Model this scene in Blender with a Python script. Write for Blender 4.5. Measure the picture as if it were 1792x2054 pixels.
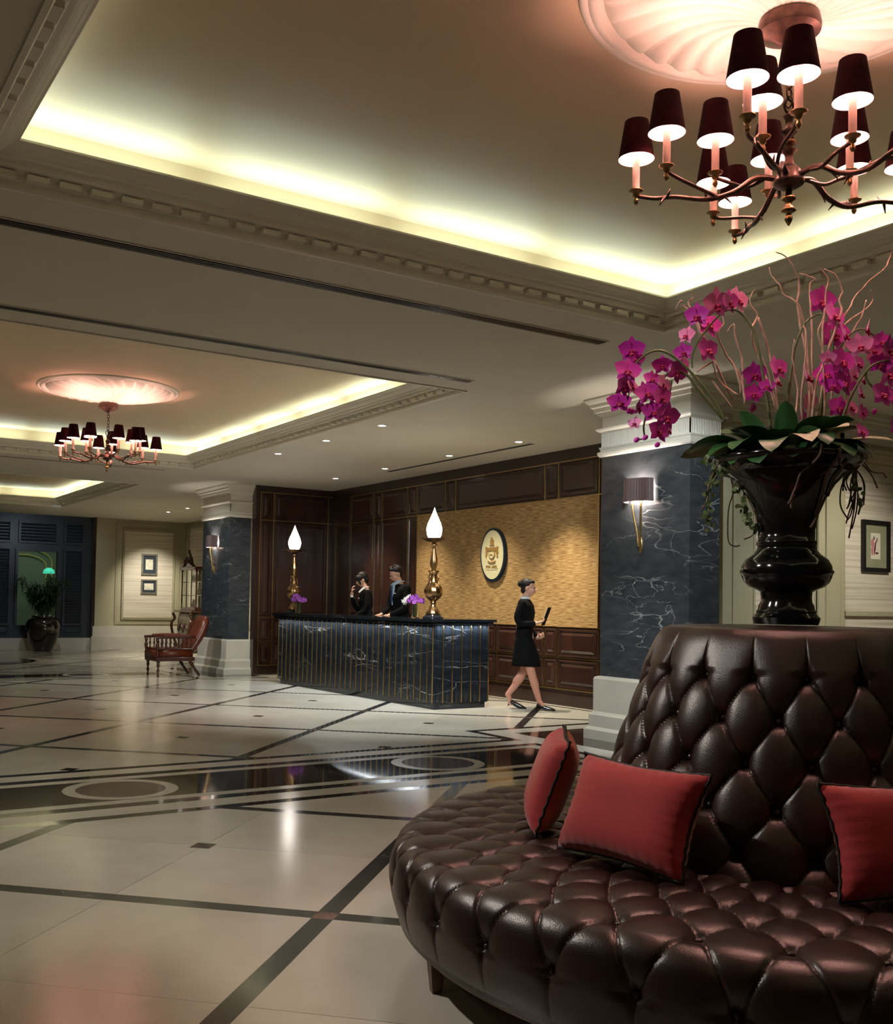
import bpy, bmesh, math, random
from mathutils import Vector, Matrix
random.seed(7)
PI=math.pi; TAU=2*PI
S=bpy.context.scene
for o in list(bpy.data.objects): bpy.data.objects.remove(o)
COL=S.collection
# ------------------------------------------------------------------ camera
cam=bpy.data.cameras.new('camera'); co=bpy.data.objects.new('camera',cam); COL.objects.link(co); S.camera=co
def cam_axes(yaw,pit,rol):
    f0=Vector((math.sin(yaw),math.cos(yaw),0)); r0=Vector((math.cos(yaw),-math.sin(yaw),0)); u0=Vector((0,0,1))
    f=f0*math.cos(pit)+u0*math.sin(pit); u=u0*math.cos(pit)-f0*math.sin(pit)
    return r0*math.cos(rol)+u*math.sin(rol), u*math.cos(rol)-r0*math.sin(rol), f
cr,cu,cf=cam_axes(0.56204688,0.03432155,0.01683079)
co.matrix_world=Matrix(((cr.x,cu.x,-cf.x,0),(cr.y,cu.y,-cf.y,0),(cr.z,cu.z,-cf.z,1.3),(0,0,0,1)))
cam.sensor_fit='HORIZONTAL'; cam.sensor_width=36; cam.lens=2050.15/1792*36
cam.shift_x=(896-813.26)/1792; cam.shift_y=(1141.26-1027)/1792
cam.clip_start=.05; cam.clip_end=200
# ------------------------------------------------------------------ world and colour
w=bpy.data.worlds.new('world'); S.world=w; w.use_nodes=True
w.node_tree.nodes['Background'].inputs[0].default_value=(.75,.8,.7,1); w.node_tree.nodes['Background'].inputs[1].default_value=.05
S.view_settings.view_transform='Standard'; S.view_settings.look='None'; S.view_settings.gamma=1
S.view_settings.exposure=1.4; S.view_settings.use_curve_mapping=False
# ------------------------------------------------------------------ lights
ZC=3.39; ZT=3.74; ZL=3.55
TR=[(.77,5.73,-.5,5.46),(.77,5.77,8.08,15.5),(.77,5.77,18.1,23.9)]      # ceiling trays x0,x1,y0,y1
def area(name,loc,sx,sy,power,col,rot=(0,0,0),spread=PI):
    l=bpy.data.lights.new(name,'AREA'); l.shape='RECTANGLE'; l.size=sx; l.size_y=sy; l.energy=power; l.color=col; l.spread=spread
    o=bpy.data.objects.new(name,l); COL.objects.link(o); o.location=loc; o.rotation_euler=rot; return o
def point(name,loc,power,col,r=.02,parent=None):
    l=bpy.data.lights.new(name,'POINT'); l.energy=power; l.color=col; l.shadow_soft_size=r
    o=bpy.data.objects.new(name,l); COL.objects.link(o); o.location=loc; o.parent=parent; return o
def spot(name,loc,tgt,power,col,ang=60,blend=.6,r=.04):
    l=bpy.data.lights.new(name,'SPOT'); l.energy=power; l.color=col; l.spot_size=math.radians(ang); l.spot_blend=blend; l.shadow_soft_size=r
    o=bpy.data.objects.new(name,l); COL.objects.link(o); o.location=loc
    o.rotation_euler=(Vector(tgt)-Vector(loc)).to_track_quat('-Z','Y').to_euler(); return o
COVE=(.76,1.0,.93); PC=1.2
def cove(tr,sides):
    x0,x1,y0,y1=tr; e=.10; z=3.535
    for s,k in sides.items():
        L=(x1-x0) if s in 'fn' else (y1-y0)
        n=max(2,round(L/1.15)); seg=L/n
        for i in range(n):
            c=(i+.5)*seg
            if s=='f': p=(x0+c,y1-e,z); sz=(seg*.86,.05); r=(PI+.45,0,0)
            if s=='n': p=(x0+c,y0+e,z); sz=(seg*.86,.05); r=(PI-.45,0,0)
            if s=='r': p=(x1-e,y0+c,z); sz=(.05,seg*.86); r=(PI,.45,0)
            if s=='l': p=(x0+e,y0+c,z); sz=(.05,seg*.86); r=(PI,-.45,0)
            area('cove_lamp',p,sz[0],sz[1],PC*k*seg,COVE,r)
cove(TR[0],dict(f=1,r=1,l=.45,n=.5)); cove(TR[1],dict(f=1,r=1,n=.5,l=.6)); cove(TR[2],dict(f=1,r=1,l=.6))
DOWN=[(6.1,13.1,8),(6.1,11.65,8),(6.1,10.25,8),(8.1,15.1,30),(8.1,13.5,30),(8.1,11.75,30),(8.1,10.2,45),(8.1,23.5,40),(8.1,22.2,30),(8.1,8.3,20)]
for x,y,p in DOWN: spot('downlight_lamp',(x,y,ZC-.03),(x+(.35 if x>8 else -.1),y,0),p*(4.2 if x>8 else 3),(1,.88,.66) if x>8 else (1,.93,.8),75,.9)
# unseen spots added to light the settee, flowers, columns, walls and counter floor
spot('added_spot',(5.0,6.8,3.3),(6.4,11.3,0),290,(.95,1,.97),70,.9,.06)
spot('added_spot',(5.3,8.6,3.3),(6.1,12.8,0),210,(.95,1,.97),70,.9,.06)
spot('added_spot',(.3,5.0,3.3),(2.5,2.8,.7),110,(1,.90,.80),50,.8,.05)
spot('added_spot',(.1,3.0,3.2),(3.2,2.5,1.8),60,(1,.95,.88),36,.8,.05)
spot('added_spot',(4.9,5.6,3.3),(7.0,7.5,.2),70,(.9,.96,1),34,.6,.05)
spot('added_spot',(4.9,4.9,3.3),(7.1,7.1,1.5),130,(.84,.94,1),62,.6,.05)
spot('added_spot',(1.6,4.6,3.3),(1.9,4.8,0),34,(.95,1,.93),60,1,.05)
spot('added_spot',(4.4,15.6,3.3),(7.2,17.9,1.4),110,(.95,.97,1),50,.7,.05)
spot('added_spot',(8.4,24.9,3.35),(8.8,26.5,.9),120,(1,.93,.8),70,.9,.05)
spot('added_spot',(9.2,4.6,3.3),(9.5,6.6,.9),80,(1,.93,.8),80,.9,.05)
spot('added_spot',(5.6,23.4,3.3),(5.8,26.5,1.6),26,(.7,.85,1),80,.9,.05)
for x,y,p in ((-1.8,3.0,12),(-1.8,7.0,35),(-1.8,11.5,80),(-1.8,16.8,70),(6.6,21.5,60),(2.0,6.9,40),(4.6,17.0,60),(3.0,-2.5,8),(9.5,1.5,30),(6.9,3.8,26)):
    spot('added_spot',(x,y,3.36),(x,y,0),p,(1,.93,.80),120,1,.08)  # wide spots added as fill, lighting the floor for bounce onto the soffit
# ------------------------------------------------------------------ materials
def principled(name,col,rough=.5,metal=0,spec=.5,coat=0,coat_r=.1,trans=0,emis=None,es=0,ior=None,sheen=0):
    m=bpy.data.materials.new(name); m.use_nodes=True; b=m.node_tree.nodes['Principled BSDF']
    b.inputs['Base Color'].default_value=(*col,1); b.inputs['Roughness'].default_value=rough; b.inputs['Metallic'].default_value=metal
    b.inputs['Specular IOR Level'].default_value=spec; b.inputs['Coat Weight'].default_value=coat; b.inputs['Coat Roughness'].default_value=coat_r
    b.inputs['Transmission Weight'].default_value=trans; b.inputs['Sheen Weight'].default_value=sheen
    if ior: b.inputs['IOR'].default_value=ior
    if emis: b.inputs['Emission Color'].default_value=(*emis,1); b.inputs['Emission Strength'].default_value=es
    return m
def N(m,t,**k):
    n=m.node_tree.nodes.new(t)
    for a,v in k.items():
        if a in n.inputs: n.inputs[a].default_value=v
        else: setattr(n,a,v)
    return n
def Lk(m,a,ao,b,bi): m.node_tree.links.new(a.outputs[ao],b.inputs[bi])
def ramp(m,stops):
    r=m.node_tree.nodes.new('ShaderNodeValToRGB'); e=r.color_ramp.elements
    while len(e)<len(stops): e.new(.5)
    for i,(p,c) in enumerate(stops): e[i].position=p; e[i].color=(*c,1)
    return r
def coords(m,scale=(1,1,1),kind='Object'):
    tc=N(m,'ShaderNodeTexCoord'); mp=N(m,'ShaderNodeMapping'); mp.inputs['Scale'].default_value=scale; Lk(m,tc,kind,mp,'Vector'); return mp
def world_coords(m,scale=(1,1,1)):
    g=N(m,'ShaderNodeNewGeometry'); mp=N(m,'ShaderNodeMapping'); mp.inputs['Scale'].default_value=scale; Lk(m,g,'Position',mp,'Vector'); return mp
def bsdf(m): return m.node_tree.nodes['Principled BSDF']
def noisy(name,c1,c2,scale=3,rough=.5,bump=0,bscale=60,world=True,stretch=(1,1,1),detail=5,**k):
    m=principled(name,c1,rough,**k); mp=world_coords(m,stretch) if world else coords(m,stretch)
    n=N(m,'ShaderNodeTexNoise',Scale=scale,Detail=detail); Lk(m,mp,'Vector',n,'Vector')
    r=ramp(m,[(.3,c1),(.7,c2)]); Lk(m,n,'Fac',r,'Fac'); Lk(m,r,'Color',bsdf(m),'Base Color')
    if bump:
        n2=N(m,'ShaderNodeTexNoise',Scale=bscale,Detail=3); Lk(m,mp,'Vector',n2,'Vector')
        bp=N(m,'ShaderNodeBump',Strength=bump,Distance=.01); Lk(m,n2,'Fac',bp,'Height'); Lk(m,bp,'Normal',bsdf(m),'Normal')
    return m
def marble(name,base,base2,vein,vs=1.3,width=.02,rough=.08,amount=1,stretch=(1,1,1),spec=.5):
    m=principled(name,base,rough,spec=spec); mp=world_coords(m,stretch)
    n0=N(m,'ShaderNodeTexNoise',Scale=vs*1.2,Detail=6); Lk(m,mp,'Vector',n0,'Vector')
    ad=N(m,'ShaderNodeVectorMath',operation='MULTIPLY_ADD'); Lk(m,n0,'Color',ad,0); ad.inputs[1].default_value=(.9,.9,.9); Lk(m,mp,'Vector',ad,2)
    v=N(m,'ShaderNodeTexVoronoi',feature='DISTANCE_TO_EDGE',Scale=vs); Lk(m,ad,'Vector',v,'Vector')
    r=ramp(m,[(0,(1,1,1)),(width*.35,(0,0,0))]); Lk(m,v,'Distance',r,'Fac')
    mr_=N(m,'ShaderNodeMapping'); mr_.inputs['Rotation'].default_value=(.5,.55,.3); mr_.inputs['Scale'].default_value=(1,1,2.1); Lk(m,mp,'Vector',mr_,'Vector')
    nr=N(m,'ShaderNodeTexNoise',Scale=vs*.75,Detail=3.5,Roughness=.5,Distortion=.3); Lk(m,mr_,'Vector',nr,'Vector')
    sb=N(m,'ShaderNodeMath',operation='SUBTRACT'); Lk(m,nr,'Fac',sb,0); sb.inputs[1].default_value=.5
    ab=N(m,'ShaderNodeMath',operation='ABSOLUTE'); Lk(m,sb,'Value',ab,0)
    rr_=ramp(m,[(0,(.7,.7,.7)),(.003,(.2,.2,.2)),(.012,(0,0,0))]); Lk(m,ab,'Value',rr_,'Fac')
    mxv=N(m,'ShaderNodeMath',operation='MAXIMUM'); Lk(m,r,'Color',mxv,0); Lk(m,rr_,'Color',mxv,1); r=mxv
    n2=N(m,'ShaderNodeTexNoise',Scale=vs*1.1,Detail=4); Lk(m,mp,'Vector',n2,'Vector')
    r2=ramp(m,[(.52,(0,0,0)),(.68,(amount,)*3)]); Lk(m,n2,'Fac',r2,'Fac')
    mu=N(m,'ShaderNodeMath',operation='MULTIPLY'); Lk(m,r,'Value',mu,0); Lk(m,r2,'Color',mu,1)
    n3=N(m,'ShaderNodeTexNoise',Scale=vs*5,Detail=5); Lk(m,mp,'Vector',n3,'Vector')
    rb=ramp(m,[(.3,base),(.7,base2)]); Lk(m,n3,'Fac',rb,'Fac')
    mx=N(m,'ShaderNodeMix',data_type='RGBA'); Lk(m,mu,'Value',mx,0); Lk(m,rb,'Color',mx,6); mx.inputs[7].default_value=(*vein,1)
    Lk(m,mx,2,bsdf(m),'Base Color'); return m
def striped(name,c1,c2,c3,axis='z',freq=40,rough=.7,bump=.3,along=1.2):
    m=principled(name,c1,rough); st=(along,along,freq) if axis=='z' else (freq,along,along)
    mp=world_coords(m,st); n=N(m,'ShaderNodeTexNoise',Scale=1.0,Detail=4); Lk(m,mp,'Vector',n,'Vector')
    r=ramp(m,[(.34,c1),(.5,c2),(.66,c3)]); Lk(m,n,'Fac',r,'Fac'); Lk(m,r,'Color',bsdf(m),'Base Color')
    bp=N(m,'ShaderNodeBump',Strength=bump,Distance=.006); Lk(m,n,'Fac',bp,'Height'); Lk(m,bp,'Normal',bsdf(m),'Normal'); return m
M={}
M['ceil']=noisy('ceiling_paint',(.60,.56,.46),(.64,.60,.5),1.5,.75)
M['tray']=noisy('tray_paint',(.66,.52,.35),(.69,.55,.38),1.2,.6)
M['plaster']=noisy('moulding_paint',(.68,.64,.54),(.72,.68,.58),3,.5)
def cream_slab():
    m=principled('cream_marble',(.6,.55,.45),.15,spec=.5); mp=world_coords(m,(1,1,1))
    n=N(m,'ShaderNodeTexNoise',Scale=1.6,Detail=8,Roughness=.6); Lk(m,mp,'Vector',n,'Vector')
    oi=N(m,'ShaderNodeObjectInfo'); r=ramp(m,[(.25,(.47,.44,.37)),(.5,(.54,.51,.44)),(.75,(.60,.57,.5))]); Lk(m,n,'Fac',r,'Fac')
    hs=N(m,'ShaderNodeHueSaturation'); mr=N(m,'ShaderNodeMapRange'); mr.inputs[3].default_value=.9; mr.inputs[4].default_value=1.08
    Lk(m,oi,'Random',mr,0); Lk(m,mr,0,hs,'Value'); Lk(m,r,'Color',hs,'Color'); Lk(m,hs,'Color',bsdf(m),'Base Color'); return m
M['cream']=cream_slab()
M['black']=marble('black_floor_marble',(.012,.013,.013),(.022,.022,.02),(.35,.33,.3),2.2,.015,.07,.8)
M['stripe']=marble('charcoal_stripe_marble',(.02,.022,.024),(.035,.036,.036),(.4,.38,.35),2.5,.012,.12,.7)
M['brownm']=marble('brown_floor_marble',(.018,.012,.008),(.035,.024,.015),(.4,.33,.25),2.0,.02,.05,.8)
M['purplem']=noisy('purple_brown_marble',(.09,.062,.055),(.14,.10,.09),4,.1)
M['redm']=noisy('red_marble',(.10,.04,.035),(.25,.16,.14),14,.12)
M['colm']=marble('column_marble',(.030,.036,.042),(.055,.062,.068),(.72,.70,.66),1.5,.012,.26,.9,(.8,.8,1.9))
M['deskm']=marble('desk_marble',(.006,.008,.011),(.014,.018,.024),(.5,.5,.5),1.1,.012,.1,1,(.6,.6,2.4))
M['stone']=noisy('pale_stone',(.58,.54,.45),(.64,.6,.5),4,.35)
M['wood']=noisy('dark_mahogany',(.022,.010,.008),(.04,.018,.012),3,.28,stretch=(1,1,.25),coat=.3,coat_r=.15)
M['woodp']=noisy('dark_mahogany_panel',(.028,.012,.009),(.055,.022,.015),4,.25,stretch=(1,1,.2),coat=.4,coat_r=.12)
M['brass']=noisy('aged_brass',(.48,.33,.13),(.62,.45,.2),20,.3,metal=1)
M['bronze']=noisy('antique_bronze',(.30,.17,.08),(.46,.30,.15),25,.28,metal=1,world=False)
M['darkbronze']=noisy('dark_bronze',(.06,.035,.03),(.12,.07,.05),25,.38,metal=.8,world=False)
M['straw']=striped('woven_straw',(.22,.12,.04),(.40,.24,.09),(.56,.38,.17),'z',95,.7,.4,7.0)
M['grass']=striped('grasscloth',(.50,.42,.32),(.62,.56,.44),(.70,.64,.52),'z',34,.75,.2,.5)
M['sage']=noisy('sage_paint',(.40,.37,.24),(.44,.41,.27),2,.5)
M['blueblack']=noisy('blue_black_paint',(.022,.032,.045),(.032,.042,.06),3,.4)
M['leather']=noisy('oxblood_leather',(.019,.008,.0065),(.028,.012,.010),5,.33,bump=.12,bscale=260,world=False,spec=.6)
M['tan']=noisy('red_brown_leather',(.09,.016,.006),(.13,.026,.010),6,.32,bump=.1,bscale=200,world=False)
M['carved']=noisy('carved_dark_wood',(.035,.011,.007),(.085,.024,.014),12,.22,world=False,coat=.3)
M['velvet']=noisy('red_velvet',(.36,.008,.012),(.43,.014,.018),6,.8,bump=.1,bscale=150,world=False,sheen=.5)
M['velveto']=noisy('orange_velvet',(.45,.06,.015),(.5,.08,.02),6,.75,world=False,sheen=.4)
M['piping']=principled('black_piping',(.006,.004,.004),.6)
M['lacquer']=noisy('black_lacquer',(.002,.002,.003),(.005,.005,.005),4,.10,world=False,spec=.5)
M['shade']=noisy('burgundy_silk',(.022,.001,.003),(.036,.002,.005),30,.8,world=False,spec=.12)
def lining():
    m=principled('shade_lining',(.9,.72,.68),.7); return m
M['lining']=lining()
M['candle']=principled('ivory_candle',(.85,.62,.55),.5)
M['bulb']=principled('bulb_glass',(1,1,1),.4,emis=(1,.78,.68),es=14)
M['flame']=principled('flame_glass',(1,1,1),.4,emis=(1,.93,.85),es=6)
M['down']=principled('downlight_lens',(1,1,1),.4,emis=(1,.95,.85),es=6)
M['white']=principled('white_enamel',(.8,.78,.72),.4)
M['dark']=principled('dark_recess',(.006,.006,.006),.7)
M['alu']=principled('dark_aluminium',(.10,.095,.085),.35,metal=.7)
M['petal']=noisy('magenta_petal',(.46,.004,.30),(.68,.02,.50),14,.5,world=False,sheen=.3)
M['petal2']=noisy('pale_magenta_petal',(.62,.10,.36),(.75,.25,.5),14,.5,world=False,sheen=.3)
M['lip']=principled('dark_crimson_lip',(.35,.003,.07),.5)
M['lilac']=noisy('lilac_petal',(.30,.05,.42),(.48,.15,.6),20,.5,world=False)
M['whitep']=principled('white_petal',(.8,.8,.75),.5)
M['leaf']=noisy('orchid_leaf',(.015,.075,.025),(.04,.13,.035),5,.35,world=False)
M['leafb']=noisy('pale_leaf_underside',(.22,.25,.13),(.34,.33,.2),8,.55,world=False)
M['fol']=noisy('dark_foliage',(.008,.03,.008),(.02,.06,.012),9,.5,world=False)
M['ivy']=noisy('ivy_green',(.06,.12,.03),(.3,.36,.16),20,.5,world=False)
M['stem']=noisy('green_stem',(.05,.08,.02),(.12,.14,.05),12,.5,world=False)
M['twig']=noisy('willow_twig',(.38,.24,.18),(.55,.38,.3),30,.7,world=False)
M['root']=noisy('aerial_root',(.12,.065,.05),(.2,.12,.09),30,.8,world=False)
M['moss']=noisy('dark_moss',(.012,.012,.006),(.04,.035,.015),30,.9,bump=1,bscale=60,world=False)
M['skin']=noisy('skin',(.55,.30,.21),(.62,.36,.26),8,.5,world=False)
M['legskin']=noisy('stocking_skin',(.38,.17,.12),(.42,.2,.14),8,.5,world=False)
M['hair']=noisy('black_hair',(.006,.005,.005),(.012,.010,.010),60,.6,world=False,spec=.25)
M['suit']=noisy('black_suit',(.002,.0022,.003),(.0035,.004,.005),40,.9,spec=.12,world=False)
M['shirt']=principled('white_shirt',(.75,.76,.78),.7)
M['bshirt']=principled('pale_blue_shirt',(.35,.48,.58),.7)
M['tie']=principled('blue_tie',(.02,.06,.16),.5)
M['lipc']=principled('lip_colour',(.4,.08,.07),.5)
M['eye']=principled('eye_dark',(.01,.008,.008),.2)
M['shoe']=principled('black_shoe',(.006,.006,.006),.15)
M['paper']=principled('paper',(.7,.66,.52),.7)
M['ink']=principled('ink_grey',(.18,.17,.14),.8)
M['mat_dark']=principled('dark_mount',(.02,.03,.04),.7)
M['mat_green']=noisy('green_grey_mount',(.26,.26,.16),(.3,.3,.19),5,.8)
M['pinkink']=principled('pink_ink',(.5,.2,.2),.8)
M['maroonink']=principled('maroon_ink',(.12,.01,.03),.8)
M['navy']=principled('navy_rim',(.01,.018,.035),.15)
M['creamsign']=principled('cream_enamel',(.62,.58,.36),.35)
M['gold']=noisy('gold_relief',(.42,.22,.05),(.65,.42,.15),40,.4,metal=.7,world=False)
M['silver']=noisy('silver_frame',(.3,.3,.25),(.5,.48,.4),10,.3,metal=.7,world=False)
M['greenw']=noisy('green_room_paint',(.15,.22,.15),(.22,.26,.17),2,.5)
M['yellowtrim']=principled('yellow_green_trim',(.5,.48,.18),.5)
def glassmat(name,col,a=.9,rough=.02):
    m=principled(name,col,rough,trans=1.0,ior=1.45); return m
M['glass']=glassmat('clear_glass',(.92,.97,.94))
M['pane']=principled('window_glass',(.97,.99,.97),.02,trans=1,ior=1.1)
M['greenlamp']=principled('green_lamp_shade',(.02,.4,.2),.3,emis=(.1,.9,.6),es=.22)
# ------------------------------------------------------------------ geometry helpers
def tag(o,label=None,cat=None,group=None,kind=None):
    if label: o['label']=label
    if cat: o['category']=cat
    if group: o['group']=group
    if kind: o['kind']=kind
    return o
def thing(name,label,cat,loc=(0,0,0),rz=0,group=None):
    o=bpy.data.objects.new(name,None); COL.objects.link(o); o.location=loc; o.rotation_euler=(0,0,rz); o.empty_display_size=.1
    return tag(o,label,cat,group)
def inst(name,me,parent=None,loc=(0,0,0),rot=(0,0,0),scale=(1,1,1)):
    o=bpy.data.objects.new(name,me); COL.objects.link(o); o.parent=parent; o.location=loc; o.rotation_euler=rot; o.scale=scale; return o
def mesh(name,bm,m,smooth=False,ang=None):
    me=bpy.data.meshes.new(name); bmesh.ops.recalc_face_normals(bm,faces=bm.faces); bm.to_mesh(me); bm.free()
    for mm in (m if isinstance(m,(list,tuple)) else [m]): me.materials.append(mm)
    if smooth:
        for p in me.polygons: p.use_smooth=True
        if ang is not None:
            try: me.set_sharp_from_angle(angle=math.radians(ang))
            except Exception: pass
    return me
def obj(name,bm,m,parent=None,smooth=False,ang=None,loc=(0,0,0),rot=(0,0,0)):
    return inst(name,mesh(name,bm,m,smooth,ang),parent,loc,rot)
def struct(name,bm,m,**k): return tag(obj(name,bm,m,**k),kind='structure')
def dup(root,loc=None,rz=None,label=None):
    r=root.copy(); COL.objects.link(r)
    if loc is not None: r.location=loc
    if rz is not None: r.rotation_euler=(0,0,rz)
    if label: r['label']=label
    for ch in list(root.children):
        c=ch.copy(); COL.objects.link(c); c.parent=r
        for g in list(ch.children):
            d=g.copy(); COL.objects.link(d); d.parent=c
    return r
def BM(): return bmesh.new()
def box(bm,x0,x1,y0,y1,z0,z1,bev=0):
    v=[bm.verts.new((x,y,z)) for z in (z0,z1) for y in (y0,y1) for x in (x0,x1)]
    fs=[bm.faces.new([v[i] for i in q]) for q in ((0,2,3,1),(4,5,7,6),(0,1,5,4),(2,6,7,3),(0,4,6,2),(1,3,7,5))]
    if bev:
        es={e for f in fs for e in f.edges}
        bmesh.ops.bevel(bm,geom=list(es),offset=bev,segments=2,profile=.7,affect='EDGES')
    return bm
def B(*a,**k): return box(BM(),*a,**k)
def lathe(bm,prof,n=32,cx=0,cy=0,cap=True,flute=None,a0=0,a1=TAU,sx=1,sy=1):
    rings=[]; full=abs(a1-a0-TAU)<1e-6; m=n if full else n+1
    for (r,z) in prof:
        ring=[]
        for i in range(m):
            a=a0+(a1-a0)*i/n; rr=max(r,1e-4)
            if flute: rr*=1+flute(a,z)
            ring.append(bm.verts.new((cx+rr*math.cos(a)*sx,cy+rr*math.sin(a)*sy,z)))
        rings.append(ring)
    for A,Bq in zip(rings,rings[1:]):
        for i in range(n if full else n):
            j=(i+1)%m
            if not full and i==n: continue
            bm.faces.new((A[i],A[j],Bq[j],Bq[i]))
    if cap and full:
        bm.faces.new(rings[0][::-1]); bm.faces.new(rings[-1])
    return bm
def tube(bm,pts,rad,n=8,cap=True):
    pts=[Vector(p) for p in pts]; k=len(pts); rad=rad if isinstance(rad,(list,tuple)) else [rad]*k
    up=Vector((0,0,1)); rings=[]; prev=None
    for i,p in enumerate(pts):
        t=(pts[min(i+1,k-1)]-pts[max(i-1,0)])
        if t.length<1e-9: t=Vector((0,0,1))
        t.normalize()
        if prev is None:
            a=up if abs(t.dot(up))<.9 else Vector((1,0,0)); u=t.cross(a).normalized()
        else:
            u=prev-t*prev.dot(t)
            if u.length<1e-6: u=t.orthogonal()
            u.normalize()
        prev=u; v=t.cross(u)
        rings.append([bm.verts.new(p+(u*math.cos(TAU*j/n)+v*math.sin(TAU*j/n))*rad[i]) for j in range(n)])
    for A,Bq in zip(rings,rings[1:]):
        for j in range(n): bm.faces.new((A[j],A[(j+1)%n],Bq[(j+1)%n],Bq[j]))
    if cap: bm.faces.new(rings[0][::-1]); bm.faces.new(rings[-1])
    return bm
def smoothpath(pts,sub=5):
    P=[Vector(p) for p in pts]; out=[]
    if len(P)<3: return P
    for i in range(len(P)-1):
        p0=P[max(i-1,0)];p1=P[i];p2=P[i+1];p3=P[min(i+2,len(P)-1)]
        for s in range(sub):
            t=s/sub; out.append(.5*((2*p1)+(-p0+p2)*t+(2*p0-5*p1+4*p2-p3)*t*t+(-p0+3*p1-3*p2+p3)*t**3))
    out.append(P[-1]); return out
def ellipsoid(bm,c,r,n=12,m=8,rot=None):
    mat=Matrix.Translation(c)@(rot.to_4x4() if rot else Matrix())@Matrix.Diagonal((*r,1)); bmesh.ops.create_uvsphere(bm,u_segments=n,v_segments=m,radius=1,matrix=mat); return bm
def prism(bm,poly,z0,z1):
    a=[bm.verts.new((x,y,z0)) for x,y in poly]; b=[bm.verts.new((x,y,z1)) for x,y in poly]; n=len(poly)
    bm.faces.new(a[::-1]); bm.faces.new(b)
    for i in range(n): bm.faces.new((a[i],a[(i+1)%n],b[(i+1)%n],b[i]))
    return bm
def ringmould(bm,rect,prof,sgn=1,closed=False):
    """sweep prof [(d outward, z)] round the rectangle, mitred"""
    x0,x1,y0,y1=rect; rings=[]
    for d,z in prof:
        d*=sgn; rings.append([bm.verts.new(p) for p in ((x0-d,y0-d,z),(x1+d,y0-d,z),(x1+d,y1+d,z),(x0-d,y1+d,z))])
    if closed: rings.append(rings[0])
    for A,Bq in zip(rings,rings[1:]):
        for i in range(4): bm.faces.new((A[i],A[(i+1)%4],Bq[(i+1)%4],Bq[i]))
    return bm
def text_mesh(txt,size,m,depth=.002):
    cu=bpy.data.curves.new('t','FONT'); cu.body=txt; cu.size=size; cu.extrude=depth; cu.align_x='CENTER'; cu.align_y='CENTER'
    o=bpy.data.objects.new('t',cu); COL.objects.link(o); dg=bpy.context.evaluated_depsgraph_get()
    me=bpy.data.meshes.new_from_object(o.evaluated_get(dg)); bpy.data.objects.remove(o); me.materials.clear(); me.materials.append(m); return me
# ================================================================== STRUCTURE: floor
floor=struct('floor',B(-4.5,13,-4.5,27.5,-.06,-.012),M['stone'])
def clip(poly,rect):
    x0,x1,y0,y1=rect
    for ax,lim,s in ((0,x0,1),(0,x1,-1),(1,y0,1),(1,y1,-1)):
        out=[]
        for i,p in enumerate(poly):
            q=poly[(i+1)%len(poly)]; a=(p[ax]-lim)*s; b=(q[ax]-lim)*s
            if a>=0: out.append(p)
            if (a>=0)!=(b>=0):
                t=a/(a-b); out.append((p[0]+(q[0]-p[0])*t,p[1]+(q[1]-p[1])*t))
        poly=out
        if len(poly)<3: return None
    ar=sum(poly[i][0]*poly[(i+1)%len(poly)][1]-poly[(i+1)%len(poly)][0]*poly[i][1] for i in range(len(poly)))/2
    return poly if abs(ar)>2e-4 else None
YB=[6.99,17.75]
REG=[(-4.4,6.2,-4.4,YB[0]-.92),(6.2,9.0,-4.4,5.33),(-4.4,6.2,YB[0]+.92,YB[1]-.92),(6.2,8.8,8.65,16.09),(-4.4,6.2,YB[1]+.92,26.45),(6.2,9.6,19.41,26.45)]
def floorpiece(name,poly,m,top=0.0,regs=REG):
    bm=BM(); ok=False
    for r in regs:
        q=clip(poly,r)
        if q: prism(bm,q,-.012,top); ok=True
    if not ok: bm.free(); return
    cx=sum(p[0] for p in poly)/len(poly); cy=sum(p[1] for p in poly)/len(poly)
    bmesh.ops.translate(bm,verts=bm.verts,vec=(-cx,-cy,0)); obj(name,bm,m,floor,loc=(cx,cy,0))
ax,ay=1.4,1.39; ox,oy=2.03,9.36; W_=.047; g=.0012
def uv(u,v): return (ox+u*ax,oy+v*ay)
far_bm=BM()
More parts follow.
